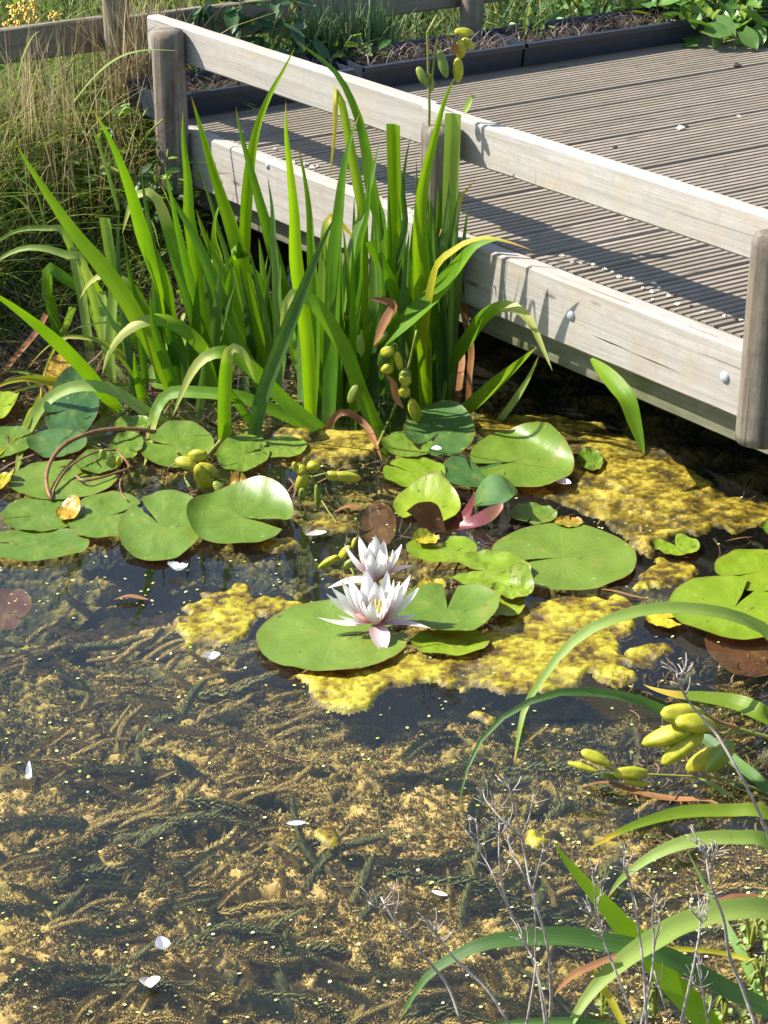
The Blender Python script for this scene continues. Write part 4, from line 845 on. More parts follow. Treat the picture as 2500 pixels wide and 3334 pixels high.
# curled red pad standing up out of the water
RC = empty('lily_pad', at(1530, 1720), 'curled lily pad standing up with red underside and dark upper side', 'lily pad', GP)
def sheet(name, rows, mat, parent, nu=14, origin=None):
    """surface through rows of 3D points"""
    R_ = [resample(r, nu) for r in rows]; nv = 10; cols = [resample([r[i] for r in R_], nv) for i in range(nu + 1)]
    V = [cols[i][j] for j in range(nv + 1) for i in range(nu + 1)]; uv = [(i / nu, .1 + .8 * j / nv) for j in range(nv + 1) for i in range(nu + 1)]
    Fc = [(j * (nu + 1) + i, j * (nu + 1) + i + 1, (j + 1) * (nu + 1) + i + 1, (j + 1) * (nu + 1) + i) for j in range(nv) for i in range(nu)]
    return mk(name, V, Fc, M[mat], parent, origin, True, uv)
Yr = 3.55
def row(Y, *v): return [above(x, y, Y, -.01) for x, y in P('M', *v)]
sheet('upper_lobe', [row(3.62, 705, 720, 730, 610, 800, 520, 880, 505, 960, 560, 1008, 620), row(3.58, 710, 720, 780, 640, 850, 600, 900, 590, 960, 610, 1000, 650), row(3.54, 715, 722, 800, 715, 860, 708, 910, 700, 960, 670, 990, 640)], 'pad_dark', RC).data.flip_normals()
sheet('red_lobe', [row(3.56, 548, 878, 600, 800, 650, 730, 700, 650, 722, 622), row(3.55, 552, 880, 620, 815, 670, 770, 700, 730, 712, 700), row(3.54, 556, 882, 630, 840, 680, 800, 694, 770, 700, 740)], 'pad_red', RC)
sheet('lower_lobe', [row(3.53, 556, 882, 640, 820, 740, 765, 830, 725, 908, 705), row(3.52, 560, 885, 660, 850, 750, 810, 840, 765, 906, 722), row(3.51, 565, 890, 680, 872, 770, 852, 850, 805, 905, 740)], 'pad_red', RC)
sheet('orange_edge', [row(3.515, 770, 745, 830, 722, 908, 700), row(3.508, 790, 800, 850, 770, 908, 725), row(3.503, 780, 850, 852, 806, 905, 742)], 'pad_orange', RC)
sheet('browned_fold', [row(3.50, 255, 755, 300, 790, 350, 850, 400, 890), row(3.50, 330, 700, 380, 760, 420, 840, 440, 870), row(3.48, 420, 690, 470, 720, 500, 800, 520, 900)], 'pad_brown', bpy.data.objects['lily_pad'] if False else RC)

# ------------------------------------------------------------------ water lily blooms
m, nt = new_mat('lily_petal'); T = NT(nt); uv = T.n('ShaderNodeUVMap'); sep = T.n('ShaderNodeSeparateXYZ'); T.l(uv.outputs[0], sep.inputs[0])
st = T.noise(T.scaled(uv.outputs[0], (26, 1.5, 1)), 1.0, 3)
col = T.ramp(sep.outputs['Y'], [(.0, (.85, .48, .40, 1)), (.20, (.87, .66, .64, 1)), (.45, (.88, .84, .84, 1)), (1, (.90, .89, .87, 1))])
col = T.mix(T.math('MULTIPLY', st, .18), col, (.74, .66, .62, 1))
p = principled(T, col, .45, .35, T.bump(st, .25, .001)); tr = T.n('ShaderNodeBsdfTranslucent'); T.l(col, tr.inputs[0])
mx = T.n('ShaderNodeMixShader'); mx.inputs[0].default_value = .5; T.l(p, mx.inputs[1]); T.l(tr.outputs[0], mx.inputs[2]); T.out(mx.outputs[0]); M['petal'] = m
m, nt = new_mat('lily_sepal'); T = NT(nt); uv = T.n('ShaderNodeUVMap'); sep = T.n('ShaderNodeSeparateXYZ'); T.l(uv.outputs[0], sep.inputs[0]); st = T.noise(T.scaled(uv.outputs[0], (22, 1.5, 1)), 1.0, 3)
col = T.mix(T.math('MULTIPLY', st, .35), T.ramp(sep.outputs['Y'], [(0, (.66, .36, .36, 1)), (.5, (.80, .58, .58, 1)), (1, (.82, .72, .68, 1))]), (.56, .36, .38, 1))
p = principled(T, col, .45, .35); tr = T.n('ShaderNodeBsdfTranslucent'); T.l(col, tr.inputs[0]); mx = T.n('ShaderNodeMixShader'); mx.inputs[0].default_value = .25
T.l(p, mx.inputs[1]); T.l(tr.outputs[0], mx.inputs[2]); T.out(mx.outputs[0]); M['sepal'] = m
M['stamen'] = plain_mat('lily_stamen', (.62, .50, .08, 1), (.78, .66, .20, 1), 60, .5, .4, .1, .3)
def petal(E, base, tip, wid, cup, mat='petal', sag=.15, name='petal', nrm_hint=None):
    base = Vector(base); tip = Vector(tip); ax = tip - base; L = ax.length; t = ax.normalized()
    inw = Vector((0, 0, 1)) if nrm_hint is None else nrm_hint
    s = t.cross(inw)
    if s.length < .05: s = t.cross(Vector((0, -1, 0)))
    s.normalize(); n = s.cross(t).normalized(); n = n if n.z >= -.2 else -n
    V = []; uv = []; Fc = []; R, C_ = 14, 6
    for k in range(R + 1):
        v = k / R; w = wid * .5 * (math.sin(math.pi * min(1, .12 + .88 * v)) ** .75 if v < 1 else 0.0); w *= (1 - .25 * v ** 3)
        c = base + ax * v - n * (L * sag * math.sin(math.pi * v))
        for q in range(C_ + 1):
            a = (q / C_) * 2 - 1; V.append(c + s * (w * a) + n * (cup * w * (a * a)) + n * (.03 * wid * math.cos(a * 9) * v)); uv.append((q / C_, v))
    for k in range(R):
        for q in range(C_): a = k * (C_ + 1) + q; Fc.append((a, a + 1, a + C_ + 2, a + C_ + 1))
    return mk(name, V, Fc, M[mat], E, None, True, uv)
def bloom(label, basepx, z0, petals, sep_, sc=.3014):
    bx, by = G5(*basepx)[0]; b = at(bx, by, z0); E = empty('water_lily', (b.x, b.y, 0), label, 'water lily', 'water lily blooms'); s = ppm(b)
    for (x, y, w, dy) in petals:
        q = G5(x, y)[0]; tp = at_y(q[0], q[1], b.y + dy); off = Vector((tp.x - b.x, dy, 0)); off = off.normalized() * .008 if off.length > 1e-4 else Vector((0, 0, 0))
        outw = Vector((tp.x - b.x, dy, 0)); ax = (tp - b).normalized(); inw = (Vector((0, 0, 1)) - (outw.normalized() if outw.length > .002 else Vector((0, -1, 0))) * max(.15, ax.z) * 1.4)
        petal(E, b + off, tp, w * sc / s * 1.38, .45, nrm_hint=inw, sag=.10)
    for (x, y, w, dy) in sep_:
        q = G5(x, y)[0]; tp = at_y(q[0], q[1], b.y + dy); tp.z = max(tp.z, .016) if dy > -.05 else tp.z
        petal(E, b + Vector((0, -.004, -.004)), tp, w * sc / s * 1.15, .4, 'sepal', -.06, 'sepal')
    V = []; Fc = []
    for i in range(46):
        a = i * 2.399; r = .004 + .011 * math.sqrt(i / 46); h = .030 + .010 * math.cos(i * 1.3); b0 = len(V)
        p0 = b + Vector((math.cos(a) * r * .6, math.sin(a) * r * .6, .002)); p1 = b + Vector((math.cos(a) * r * 1.1, math.sin(a) * r * 1.1, h)); sx = Vector((-math.sin(a), math.cos(a), 0)) * .0016; ox = Vector((math.cos(a), math.sin(a), 0)) * .0010
        V += [p0 - sx, p0 + sx, p0 + ox, p1 - sx * .7, p1 + sx * .7, p1 + ox * .7]; Fc += [(b0, b0 + 1, b0 + 4, b0 + 3), (b0 + 1, b0 + 2, b0 + 5, b0 + 4), (b0 + 2, b0, b0 + 3, b0 + 5), (b0 + 3, b0 + 4, b0 + 5)]
    mk('stamens', V, Fc, M['stamen'], E)
    V, Fc = tube([b + Vector((0, 0, .004)), b + Vector((0, .006, -.03)), b + Vector((.01, .03, -.10))], .006, .005, 8); mk('stem', V, Fc, M['stalk'], E)
    return E
bloom('fully open white water lily with pink-flushed base on the broad front pad', (740, 1085), .030,
      [(210, 775, 120, .012), (265, 705, 150, .022), (440, 590, 150, .026), (630, 505, 155, .034), (870, 520, 120, .034), (935, 620, 105, .010), (1115, 570, 150, .026), (1205, 710, 150, .012),
       (690, 860, 110, -.020), (545, 720, 130, .004), (800, 690, 120, .006), (905, 730, 120, .002), (735, 640, 120, .018), (1000, 640, 120, .020), (370, 640, 130, .036), (600, 850, 110, -.010), (850, 830, 110, -.012),
       (120, 1030, 85, -.006), (335, 1008, 80, -.016), (1188, 985, 110, -.006)],
      [(1345, 1150, 105, -.022), (830, 1425, 195, -.062)])
bloom('half open white water lily rising behind the other bloom', (745, 612), .028,
      [(403, 232, 115, .000), (558, 150, 150, .016), (737, 142, 130, .022), (830, 192, 110, .020), (1020, 240, 140, .008), (680, 215, 130, .010), (785, 290, 120, -.008), (925, 300, 110, -.004), (690, 330, 120, -.014), (630, 390, 90, -.016), (830, 340, 110, -.016), (600, 260, 120, .004)],
      [(1168, 465, 110, .004), (228, 715, 140, -.012)])

# ------------------------------------------------------------------ drifting petals and feathers
M['white'] = plain_mat('white_petal', (.70, .68, .68, 1), (.84, .82, .83, 1), 60, .5, .3, .2, .2)
M['flake'] = plain_mat('pale_flake', (.45, .40, .32, 1), (.72, .66, .56, 1), 150, .8, .2, .5)
def drift(label, x, y, L, W, ang, z=.006, mat='white', cup=.6, name='fallen_petal', cat='petal', group='white petals on the pond', lift=.4):
    c = at(x, y, z); s = ppm(c); a = math.radians(ang); E = None
    t = Vector((math.cos(a), math.sin(a), 0)); sdir = Vector((-t.y, t.x, 0)); V = []; Fc = []; uv = []; R, C_ = 8, 4; l = L / s; w0 = W / s
    for k in range(R + 1):
        v = k / R; w = w0 * .5 * max(.04, math.sin(math.pi * (.06 + .9 * v))) ** .7
        for q in range(C_ + 1):
            b = q / C_ * 2 - 1; V.append(c + t * (l * (v - .5)) + sdir * (w * b) + Vector((0, 0, cup * w * b * b + lift * l * (v - .5) ** 2 + .001)))
    for k in range(R):
        for q in range(C_): i = k * (C_ + 1) + q; Fc.append((i, i + 1, i + C_ + 2, i + C_ + 1))
    return tag(mk(name, V, Fc, M[mat], None, c), label, cat, group)
drift('white petal standing on edge below the left lily pads', 578, 1858, 40, 70, 70, lift=1.5)
drift('white petal over a dark reflection left of the broad front pad', 690, 2147, 42, 55, 100, lift=1.2)
drift('narrow white petal in the open golden shallows', 93, 2532, 20, 100, 5, lift=.5)
drift('thin white feather beside two small algae tufts', 964, 2687, 60, 26, 5)
drift('bright white scrap among weed near the bank', 532, 3090, 50, 60, 30, cup=1.0, lift=1.0)
drift('wispy grey feather just below the bright white scrap', 488, 3205, 50, 70, 100, mat='flake')
drift('white sliver of petal between olive algae and glossy pad', 1830, 1576, 58, 40, -25, z=.010)
drift('white flake on the dark rolled pad', 1420, 1466, 34, 30, 0, z=.030)
drift('pale leaf strip among duckweed behind the lily blooms', 1030, 1745, 70, 34, 20, mat='flake')
drift('white fleck on the water below the dead pad', 2375, 2078, 36, 24, -20, z=.006)
drift('tan seed husk on golden weed beside the grey twigs', 1430, 2915, 55, 22, -25, mat='flake')
def scrap(label, x, y, z, s, mat, name='pale_flake', cat='flake', group=None):
    c = at(x, y, z); V = []; Fc = []; n = 7; r = s / ppm(c) / 2
    for k in range(3):
        for q in range(n):
            a = 2 * math.pi * q / n; rr = r * (1, .8, .25)[k] * PR.uniform(.6, 1.25); V.append(c + Vector((math.cos(a) * rr, math.sin(a) * rr, r * (0, .35, .55)[k] * PR.uniform(.6, 1.3))))
    for k in range(2):
        for q in range(n): Fc.append((k * n + q, k * n + (q + 1) % n, (k + 1) * n + (q + 1) % n, (k + 1) * n + q))
    Fc += [tuple(range(2 * n, 3 * n)), tuple(range(n))[::-1]]
    return tag(mk(name, V, Fc, M[mat], None, c, False), label, cat, group)
for (x, y) in P('J', 270, 275, 340, 315, 395, 325, 480, 335, 560, 365, 610, 385, 660, 420, 740, 430, 885, 462, 815, 492, 925, 490, 880, 520, 990, 545, 880, 572, 1050, 602, 1230, 655, 1370, 682, 1480, 710, 700, 30) + P('B', 1025, 900, 1075, 925, 1110, 915, 940, 890, 820, 800):
    scrap('pale flake littering the deck just behind the fascia', x, y, .350, PR.uniform(12, 24), 'flake', group='pale flakes along the deck edge')
M['dark'] = plain_mat('dark_dropping', (.03, .012, .012, 1), (.07, .035, .03, 1), 80, .6, .4, .4)
for (x, y) in P('J', 1030, 540, 1140, 618, 470, 370, 1440, 700):
    scrap('dark crumb lying among the pale flakes on the deck', x, y, .350, 18, 'dark', 'dark_crumb', 'crumb', 'dark crumbs along the deck edge')
scrap('dark purple snail-like lump on the sunlit deck', 2400, 216, .350, 36, 'dark', 'dark_lump', 'lump')
scrap('white crumbly dropping in the middle of the deck', 2215, 418, .350, 34, 'flake', 'bird_dropping', 'dropping')
scrap('dark crumb beside the white dropping', 2234, 412, .350, 18, 'dark', 'dark_crumb', 'crumb')
scrap('small dark crumb on the deck beyond the rail', 2003, 480, .350, 20, 'dark', 'dark_crumb', 'crumb')
scrap('small grey dropping on the far right of the deck', 2405, 380, .350, 22, 'flake', 'bird_dropping', 'dropping')
# ------------------------------------------------------------------ floating algae mats
M['algae'] = tone_mat('filament_algae', [(.1, (.05, .032, .005, 1)), (.30, (.16, .10, .008, 1)), (.52, (.215, .162, .007, 1)), (.78, (.30, .245, .010, 1)), (.97, (.42, .37, .035, 1))], .42, 420, .06, 1.0, .45, .5)
M['algae_olive'] = tone_mat('filament_algae_olive', [(.1, (.035, .026, .006, 1)), (.38, (.12, .085, .010, 1)), (.62, (.19, .135, .010, 1)), (.85, (.29, .215, .016, 1)), (.98, (.42, .34, .05, 1))], .45, 420, .08, 1.0, .45, .5)
def inside(poly, X, Y):
    r = np.zeros(X.shape, bool); n = len(poly)
    for i in range(n):
        x0, y0 = poly[i]; x1, y1 = poly[(i + 1) % n]
        c = ((y0 > Y) != (y1 > Y)) & (X < (x1 - x0) * (Y - y0) / (y1 - y0 + 1e-12) + x0); r ^= c
    return r
def algae(label, polyS, mat='algae', step=.0028, cover=.0, seed=1, h=.0018):
    pw = [at(x * 1.507, y * 1.507) for x, y in polyS]; px = [p.x for p in pw]; py = [p.y for p in pw]
    xs = np.arange(min(px) - .03, max(px) + .03, step); ys = np.arange(min(py) - .03, max(py) + .03, step * 1.25); X, Y = np.meshgrid(xs, ys)
    wx = X + .050 * (fbm(X * 22, Y * 22, 3, seed) - .5) + .014 * (fbm(X * 80, Y * 80, 2, seed + 3) - .5); wy = Y + .07 * (fbm(X * 22, Y * 22, 3, seed + 7) - .5) + .02 * (fbm(X * 80, Y * 80, 2, seed + 4) - .5)
    msk = inside([(p.x, p.y) for p in pw], wx, wy)
    k = msk.astype(float)
    for _ in range(5):
        kk = np.pad(k, 1, mode='edge'); k = (kk[1:-1, 1:-1] + kk[:-2, 1:-1] + kk[2:, 1:-1] + kk[1:-1, :-2] + kk[1:-1, 2:]) / 5
    big = fbm(X * 26, Y * 26, 3, seed + 20); mid = fbm(X * 90, Y * 110, 3, seed + 21); rid = 1 - np.abs(2 * fbm(X * 150, Y * 190, 2, seed + 22) - 1)
    Z = -.0072 + .0096 * np.minimum(1, k * 1.2) + h * (big - .42) + .0030 * (mid - .5) + .0022 * rid
    if cover: Z -= cover * np.maximum(0, fbm(X * 13, Y * 17, 3, seed + 30) - .46)
    tone = np.clip(.5 + 1.5 * (big - .5) + 1.4 * (mid - .5) + .5 * (rid - .6) + .25 * (k - .8), 0, 1)
    keep = k > .12; idx = -np.ones(X.shape, int); fq = grid_faces(*X.shape); kf = keep.ravel()
    fq = fq[kf[fq].all(1)]; used = np.unique(fq); remap = -np.ones(X.size, int); remap[used] = np.arange(len(used))
    V = np.stack([X, Y, Z], -1).reshape(-1, 3)[used]; o = mk_np('algae_mat', V, remap[fq], M[mat], tone.ravel()[used]); tag(o, label, 'algae', 'floating algae mats', 'stuff'); return o
algae('broad yellow algae mat spreading in front of the lily blooms', [(625, 1455), (660, 1490), (680, 1525), (730, 1535), (790, 1515), (830, 1485), (900, 1472), (960, 1482), (1050, 1468), (1110, 1500), (1150, 1495), (1225, 1490), (1275, 1445), (1330, 1472), (1385, 1465), (1340, 1425), (1420, 1415), (1455, 1398), (1400, 1388), (1340, 1405), (1375, 1350), (1380, 1310), (1320, 1288), (1240, 1290), (1180, 1305), (1120, 1290), (1070, 1350), (1050, 1395), (960, 1425), (870, 1415), (800, 1440), (740, 1452)], seed=2, cover=.022)
algae('yellow algae patch left of the broad front pad', [(392, 1345), (400, 1388), (470, 1388), (530, 1372), (560, 1335), (620, 1320), (660, 1303), (640, 1292), (560, 1290), (540, 1268), (500, 1260), (470, 1285), (440, 1278), (452, 1305), (398, 1312), (420, 1330)], seed=9, cover=.022)
algae('olive algae mat in the shade line of the boardwalk', [(1000, 905), (1100, 895), (1200, 900), (1300, 918), (1360, 955), (1440, 975), (1490, 1010), (1560, 1045), (1640, 1080), (1690, 1120), (1640, 1135), (1560, 1140), (1520, 1150), (1450, 1150), (1430, 1170), (1390, 1185), (1350, 1145), (1290, 1110), (1230, 1075), (1130, 1060), (1170, 1020), (1240, 1000), (1200, 960), (1050, 940)], 'algae_olive', cover=.035, seed=31)
algae('small yellow algae cushion beside the small cleft pad', [(1375, 1258), (1390, 1225), (1430, 1203), (1480, 1215), (1515, 1235), (1505, 1252), (1445, 1258), (1410, 1268)], seed=13)
algae('brownish algae around the iris roots', [(585, 930), (640, 915), (720, 930), (800, 925), (830, 950), (790, 985), (700, 1000), (610, 985)], 'algae_olive', cover=.02, seed=17)
algae('yellow-brown algae tuft between seed pods and red leaf', [(660, 1140), (700, 1128), (770, 1130), (765, 1148), (700, 1152), (665, 1155)], 'algae_olive', seed=19)
algae('algae tuft in the dark gap behind the front blooms', [(560, 1170), (620, 1160), (650, 1180), (600, 1192), (560, 1188)], 'algae_olive', cover=.012, seed=23)
algae('round yellow algae tuft beside the drifting feather', [(672, 1800), (690, 1790), (725, 1798), (735, 1818), (715, 1840), (690, 1835)], seed=41, cover=.012)
algae('tiny algae tuft left of the round algae tuft', [(583, 1810), (600, 1800), (620, 1803), (625, 1815), (605, 1822)], seed=43, cover=.012)
algae('golden algae knob in the dark water below the mat', [(1030, 1555), (1045, 1540), (1065, 1545), (1070, 1560), (1050, 1570)], seed=47, cover=.01)
algae('algae tuft by the scorched tip of the dark leaf', [(1140, 1805), (1155, 1795), (1180, 1805), (1175, 1825), (1150, 1825)], seed=53, cover=.01)

# ------------------------------------------------------------------ submerged weed: whorled stems
def weed(name, label, N, region, seed, mat, rad, tone_fn, up=.012, ln=(.08, .24)):
    R_ = np.random.default_rng(seed); VV = []; TT = []; FF = []; base = 0
    for i in range(N):
        while True:
            y = R_.uniform(*region[2:4]) if R_.random() < .5 else region[2] + (region[3] - region[2]) * R_.random() ** 1.4
            x = R_.uniform(-.30 * y - .03, .30 * y + .03)
            x = x * (.68 if R_.random() < .8 else 1.2)
            if region[0] <= x <= region[1] and fbm(np.float64(x * 3.1 + seed), np.float64(y * 3.1), 2, seed) > .38: break
        L = R_.uniform(*ln); sp = .0042; n = int(L / sp); a = R_.normal(.35, .7) + (math.pi if R_.random() < .5 else 0); k = R_.normal(0, 4.0); s = np.arange(n) * sp
        ang = a + k * s; xs = x + np.cumsum(np.cos(ang)) * sp; ys = y + np.cumsum(np.sin(ang)) * sp
        zc = bed_at(x, y) + R_.uniform(0, up); zs = np.minimum(zc + R_.uniform(-.06, .10) * s + .006 * np.sin(s * 40 + R_.uniform(0, 6)), -.006)
        r = rad * R_.uniform(.7, 1.2) * np.minimum(1, .45 + (n - np.arange(n)) / n * 1.2); W = 7
        d = np.stack([np.cos(ang), np.sin(ang), np.zeros(n)], -1); sd = np.stack([-np.sin(ang), np.cos(ang), np.zeros(n)], -1); upv = np.array([0, 0, 1.0]); c = np.stack([xs, ys, zs], -1)
        ph = R_.uniform(0, 6.28, n)
        for w in range(W):
            b = ph + 2 * math.pi * w / W; rd = sd * np.cos(b)[:, None] + upv * np.sin(b)[:, None]; tn = -sd * np.sin(b)[:, None] + upv * np.cos(b)[:, None]
            tip = c + rd * r[:, None] * R_.uniform(.8, 1.1, n)[:, None] + d * (r * .75)[:, None]; m1 = c + rd * (r * .5)[:, None] + d * (r * .15)[:, None]; hw = (r * .20)[:, None]
            q = np.stack([c, m1 + tn * hw, tip, m1 - tn * hw], 1).reshape(-1, 3); VV.append(q); FF.append(np.arange(n * 4).reshape(n, 4) + base); base += n * 4
            t = np.clip(tone_fn(R_) + R_.normal(0, .06, n), 0, 1); TT.append(np.repeat(t, 4))
    V = np.concatenate(VV); V[:, 2] = np.minimum(V[:, 2], -.003); o = mk_np(name, V, np.concatenate(FF), M[mat], np.concatenate(TT), False)
    tag(o, label, 'pondweed', None, 'stuff'); return o
M['weed_green'] = tone_mat('pondweed_green', [(.0, (.050, .068, .028, 1)), (.5, (.105, .125, .045, 1)), (1, (.22, .205, .07, 1))], .7, 60, .15, .3)
M['weed_gold'] = tone_mat('pondweed_silted', [(.0, (.11, .09, .03, 1)), (.5, (.27, .205, .066, 1)), (1, (.45, .335, .12, 1))], .85, 60, .1, .3)
rs_g = lambda R_: R_.choice([.15, .4, .6, .85]); rs_b = lambda R_: R_.choice([.2, .5, .75, .95])
weed('pondweed', 'dark green whorled pondweed stems under the clear water', 290, (-1.1, 1.1, 1.95, 3.5), 7, 'weed_green', .0135, rs_g)
weed('pondweed', 'golden silt-coated pondweed lying under the open water', 760, (-1.1, 1.1, 1.9, 3.3), 8, 'weed_gold', .0085, rs_b, .010, (.05, .16))

def tufts(name, label, N, seed, mat, region, rad):
    """silt-clad weed tips: small bristling clusters over the bed"""
    R_ = np.random.default_rng(seed); y = region[0] + (region[1] - region[0]) * R_.random(N) ** 1.5; x = R_.uniform(-1, 1, N) * (.215 * y + .03); far = R_.random(N) < .22; x = np.where(far, np.clip(x * 1.9, -1.15, 1.2), x); K = 34
    z = np.array([bed_at(a, b) for a, b in zip(x, y)]) + R_.uniform(-.002, .006, N); r = rad * R_.uniform(.6, 1.4, N)
    d = R_.normal(0, 1, (N, K, 3)); d[..., 2] = np.abs(d[..., 2]) * .8 + .1; d /= np.linalg.norm(d, axis=-1, keepdims=True); c = np.stack([x, y, z], -1)[:, None, :] + R_.normal(0, .45, (N, K, 3)) * r[:, None, None] * np.array([1.3, 1, .35])
    s_ = np.cross(d, R_.normal(0, 1, (N, K, 3))); s_ /= np.linalg.norm(s_, axis=-1, keepdims=True) + 1e-9; l = (r[:, None] * R_.uniform(.4, .9, (N, K)))[..., None]
    V = np.stack([c, c + d * l * .5 + s_ * l * .28, c + d * l, c + d * l * .5 - s_ * l * .28], 2).reshape(-1, 3); V[:, 2] = np.minimum(V[:, 2], -.003)
    t0 = .60 - .45 * np.clip((y - 2.55) / .7, 0, 1) + .9 * (fbm(x * 5, y * 5, 3, 90) - .5) + R_.normal(0, .16, N); t = np.clip(t0[:, None] + R_.normal(0, .08, (N, K)), 0, 1)  # tone falls with distance, the dimness of deeper water put into the colour
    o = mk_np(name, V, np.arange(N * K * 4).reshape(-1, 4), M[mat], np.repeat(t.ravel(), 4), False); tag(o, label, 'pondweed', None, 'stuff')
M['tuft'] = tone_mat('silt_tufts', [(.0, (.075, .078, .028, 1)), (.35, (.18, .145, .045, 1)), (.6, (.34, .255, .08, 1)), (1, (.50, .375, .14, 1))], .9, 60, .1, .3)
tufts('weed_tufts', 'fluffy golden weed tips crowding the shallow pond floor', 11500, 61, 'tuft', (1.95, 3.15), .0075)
# ------------------------------------------------------------------ duckweed and specks on the surface
def specks(name, label, N, seed, mat, size, dens):
    R_ = np.random.default_rng(seed); V = []; F_ = []; T_ = []; n = 0
    while n < N:
        sx, sy = R_.uniform(-40, 2540), R_.uniform(1250, 3334)
        if R_.random() > dens(sx, sy): continue
        p = at(sx, sy, .0022); r = size * R_.uniform(.5, 1.3); a0 = R_.uniform(0, 6.3); el = R_.uniform(.5, 1)
        b = len(V); tl = R_.normal(0, .25, 2)
        for q in range(6):
            a = a0 + q * math.pi / 3; dx, dy = math.cos(a) * r, math.sin(a) * r * el; V.append((p.x + dx, p.y + dy, max(.0008, p.z + tl[0] * dx + tl[1] * dy)))
        F_ += [(b, b + 1, b + 2, b + 3), (b, b + 3, b + 4, b + 5)]; T_ += [R_.random()] * 6; n += 1
    o = mk_np(name, np.array(V), np.array(F_), M[mat], np.array(T_), False); tag(o, label, 'duckweed', None, 'stuff')
M['duck'] = tone_mat('duckweed', [(0, (.30, .34, .06, 1)), (.5, (.44, .46, .16, 1)), (1, (.62, .58, .36, 1))], .5)
def dens(x, y):
    d = .10 + .25 * float(vnoise(np.float64(x / 90.0), np.float64(y / 70.0), 77)) ** 2
    if 1800 < y < 1990 and x < 1000: d += .35
    if x > 1900 and y > 2750: d += .45
    if y < 1500: d *= .7
    return d
specks('duckweed', 'scattered duckweed and pale specks floating on the pond', 1050, 5, 'duck', .0026, dens)
M['debris'] = tone_mat('sunken_litter', [(0, (.022, .013, .008, 1)), (.5, (.075, .040, .020, 1)), (1, (.20, .125, .065, 1))], .85)

# ------------------------------------------------------------------ blades of grass in numpy
def grass(name, label, pts, hts, mat, seed, wid=.005, bend=.5, seg=5, cat='grass', droop=0.0, az=None, tone=None, kind='stuff'):
    R_ = np.random.default_rng(seed); n = len(pts); pts = np.asarray(pts, float); hts = np.asarray(hts, float)
    a = R_.uniform(0, 2 * math.pi, n) if az is None else R_.normal(az[0], az[1], n); d = np.stack([np.cos(a), np.sin(a), np.zeros(n)], -1); fa = a + math.pi / 2 + R_.normal(0, .9, n); s = np.stack([np.cos(fa), np.sin(fa), np.zeros(n)], -1)
    bd = np.abs(R_.normal(bend, .25, n)); w = wid * R_.uniform(.6, 1.3, n); V = np.zeros((n, (seg + 1) * 2, 3)); 
    for k in range(seg + 1):
        v = k / seg; out = bd * hts * v ** 2 * .9; z = hts * (v - .35 * np.minimum(bd, 1.6) * v ** 2.2 - droop * v ** 2)
        c = pts + d * out[:, None]; c[:, 2] += z; hw = (w * (1 - v ** 1.6) * .5 + .0003)[:, None]
        V[:, 2 * k] = c - s * hw; V[:, 2 * k + 1] = c + s * hw
    b = (np.arange(n) * (seg + 1) * 2)[:, None]; F_ = np.concatenate([b + np.array([2 * k, 2 * k + 1, 2 * k + 3, 2 * k + 2]) for k in range(seg)], 0)
    t = np.repeat(R_.random(n) if tone is None else tone, (seg + 1) * 2); o = mk_np(name, V.reshape(-1, 3), F_, M[mat], t)
    if label: tag(o, label, cat, None, kind)
    return o
M['grass'] = tone_mat('bank_grass', [(0, (.07, .13, .014, 1)), (.5, (.19, .28, .03, 1)), (1, (.40, .44, .08, 1))], .5, None, .45)
M['straw'] = tone_mat('dry_straw', [(0, (.22, .15, .07, 1)), (.5, (.48, .36, .18, 1)), (1, (.68, .55, .32, 1))], .75, None, .3)
M['thatch'] = tone_mat('old_thatch', [(0, (.03, .022, .014, 1)), (.6, (.12, .09, .055, 1)), (1, (.28, .21, .13, 1))], .9, None, .1)
M['reed'] = tone_mat('seedling_leaves', [(0, (.05, .11, .04, 1)), (.5, (.12, .21, .08, 1)), (1, (.24, .33, .13, 1))], .5, None, .35)
R0 = np.random.default_rng(21)
def bank_pts(n, x0, x1, d0, d1, extra=None):
    x = R0.uniform(x0, x1, n); y = bank_back(x) + R0.uniform(d0, d1, n); z = ground_h(x, y) - .01
    ok = np.ones(n, bool)
    # not on the deck nor inside the troughs
    pe = (x - E0.x) * EN.x + (y - E0.y) * EN.y; al = (x - E0.x) * ED.x + (y - E0.y) * ED.y; ok &= ~((pe < .02) & (al > -1.66))
    return np.stack([x, y, z], -1)[ok]
p = bank_pts(9000, -1.6, -.42, .02, 1.25); grass('bank_grass', 'green grass covering the bank behind the irises', p, R0.uniform(.07, .20, len(p)), 'grass', 1, .0055, 1.0)
p = bank_pts(2600, -1.6, -.46, .25, 1.3); grass('bank_grass', 'lush green grass tufts at the top of the bank', p, R0.uniform(.15, .30, len(p)), 'grass', 2, .007, 1.1)
p = bank_pts(1000, -1.6, -.50, .25, 1.0); hh = R0.uniform(.18, .40, len(p)); grass('dry_grass', 'tall dry straw-coloured grass stalks on the bank', p, hh, 'straw', 3, .0035, .22)
p = bank_pts(4200, -1.6, -.40, -.08, .45); grass('thatch', 'old grey-brown grass hanging over the pond bank', p, R0.uniform(.05, .16, len(p)), 'thatch', 4, .004, 1.3, droop=.55, az=(-1.1, .8))
p = bank_pts(1500, -1.4, -.40, -.06, .16); grass('roots', 'pale dry roots trailing down the bank to the water', p, R0.uniform(.05, .15, len(p)), 'straw', 5, .0022, 1.4, droop=.9, az=(-1.0, .8))
